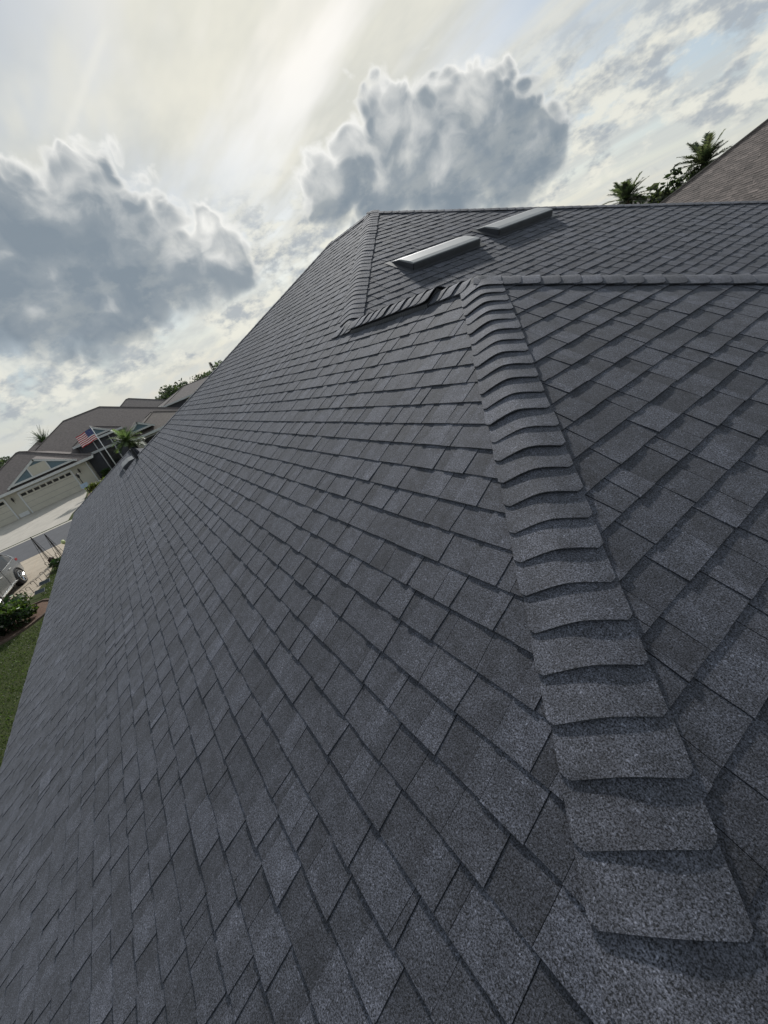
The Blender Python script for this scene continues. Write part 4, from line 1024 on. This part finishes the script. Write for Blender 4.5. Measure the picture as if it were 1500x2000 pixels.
body.face(V_[0]); body.face(V_[-1][::-1])
o = fix(body.build('body', 'silver_paint')); o.parent = car
o.data.polygons.foreach_set('use_smooth', [True] * len(o.data.polygons)); o.data.set_sharp_from_angle(angle=R(28)); bodyo = o
for g in glass:
    o = fix(g.build('window', 'glass_dark')); o.parent = car
def strip_along(name, pts, r_, mat): m = MB(); m.tube(pts, r_, 6); o = m.build(name, mat); o.parent = car
for s_ in (-1, 1):
    strip_along('window_trim', [(0.90, s_ * 0.915, 1.02), (0.25, s_ * 0.93, 1.035), (-0.55, s_ * 0.93, 1.045), (-1.35, s_ * 0.92, 1.065), (-1.85, s_ * 0.895, 1.09)], 0.013, 'chrome')
    strip_along('window_trim', [(0.80, s_ * 0.79, 1.19), (0.25, s_ * 0.685, 1.50), (-0.55, s_ * 0.675, 1.59), (-1.35, s_ * 0.665, 1.56), (-1.80, s_ * 0.66, 1.48), (-2.02, s_ * 0.74, 1.28), (-1.97, s_ * 0.86, 1.10)], 0.016, 'chrome')
    strip_along('pillar', [(-0.35, s_ * 0.925, 1.04), (-0.40, s_ * 0.672, 1.585)], 0.035, 'black_plastic')
    strip_along('door_moulding', [(0.85, s_ * 0.945, 0.36), (-0.85, s_ * 0.945, 0.36)], 0.035, 'chrome')
    for x in (0.0, -1.0):
        strip_along('door_handle', [(x - 0.1, s_ * 0.945, 0.90), (x + 0.1, s_ * 0.945, 0.90)], 0.018, 'chrome')
    for x in (0.72, -0.28):
        m = MB(); m.tube([(x, s_ * 0.936, 0.35), (x - 0.02, s_ * 0.940, 0.62), (x - 0.03, s_ * 0.924, 1.01)], 0.005, 4); o = m.build('door_seam', 'black_plastic'); o.parent = car
    m = MB(); m.box(0.62, 0.78, s_ * 1.03 - 0.09, s_ * 1.03 + 0.09, 1.02, 1.16); o = m.build('mirror', 'silver_paint'); o.parent = car
    m = MB(); m.box(-2.20, -2.0, s_ * 0.862 - 0.02, s_ * 0.862 + 0.02, 0.90, 1.0); o = m.build('tail_light', 'red_lens'); o.parent = car
    m = MB(); m.box(2.02, 2.27, s_ * 0.74 - 0.08, s_ * 0.74 + 0.08, 0.70, 0.80); o = m.build('headlight', 'chrome'); o.parent = car
    strip_along('roof_rail', [(0.1, s_ * 0.57, 1.60), (-0.5, s_ * 0.57, 1.68), (-1.7, s_ * 0.54, 1.60)], 0.018, 'chrome')
for x in (1.38, -1.34):
    for s_ in (-1, 1):
        # arch lining and cladding
        m = MB(); P = [(x + 0.40 * math.cos(a * math.pi / 14), s_ * 0.935, 0.35 + 0.40 * math.sin(a * math.pi / 14)) for a in range(15)]; m.tube(P, 0.035, 6)
        o = m.build('wheel_arch', 'black_plastic'); o.parent = car
        m = MB(); m.tube([(x, s_ * 0.70, 0.35), (x, s_ * 0.938, 0.35)], 0.385, 28); o = m.build('wheel_well', 'black_plastic'); o.parent = car
        m = MB(); y0, y1 = s_ * 0.74, s_ * 0.965
        m.tube([(x, y0, 0.35), (x, y0 + s_ * 0.03, 0.35), (x, y1 - s_ * 0.03, 0.35), (x, y1, 0.35)], [0.31, 0.35, 0.35, 0.315], 28); wh = m.build('wheel', 'tyre', smooth=False); wh.parent = car
        m = MB(); m.tube([(x, y1 - s_ * 0.02, 0.35), (x, y1 + s_ * 0.006, 0.35)], 0.245, 28); o = m.build('rim_back', 'black_plastic'); o.parent = wh
        for k in range(5):
            a = k * 2 * math.pi / 5 + 0.3; m = MB(); ca, sa = math.cos(a), math.sin(a)
            for off in (-0.03, 0.03):
                p0 = Vector((x + ca * 0.05 - sa * off * 0.6, y1 + s_ * 0.020, 0.35 + sa * 0.05 + ca * off * 0.6)); p1 = Vector((x + ca * 0.24 - sa * off * 1.3, y1 + s_ * 0.014, 0.35 + sa * 0.24 + ca * off * 1.3)); m.tube([p0, p1], 0.017, 5)
            o = m.build('spoke', 'chrome'); o.parent = wh
        m = MB(); m.tube([(x, y1, 0.35), (x, y1 + s_ * 0.03, 0.35)], 0.06, 12); o = m.build('hub_cap', 'chrome'); o.parent = wh
        m = MB(); P = [(x + 0.243 * math.cos(a * math.pi / 16), y1 + s_ * 0.010, 0.35 + 0.243 * math.sin(a * math.pi / 16)) for a in range(33)]; m.tube(P, 0.012, 6, cap=False); o = m.build('rim', 'chrome'); o.parent = wh
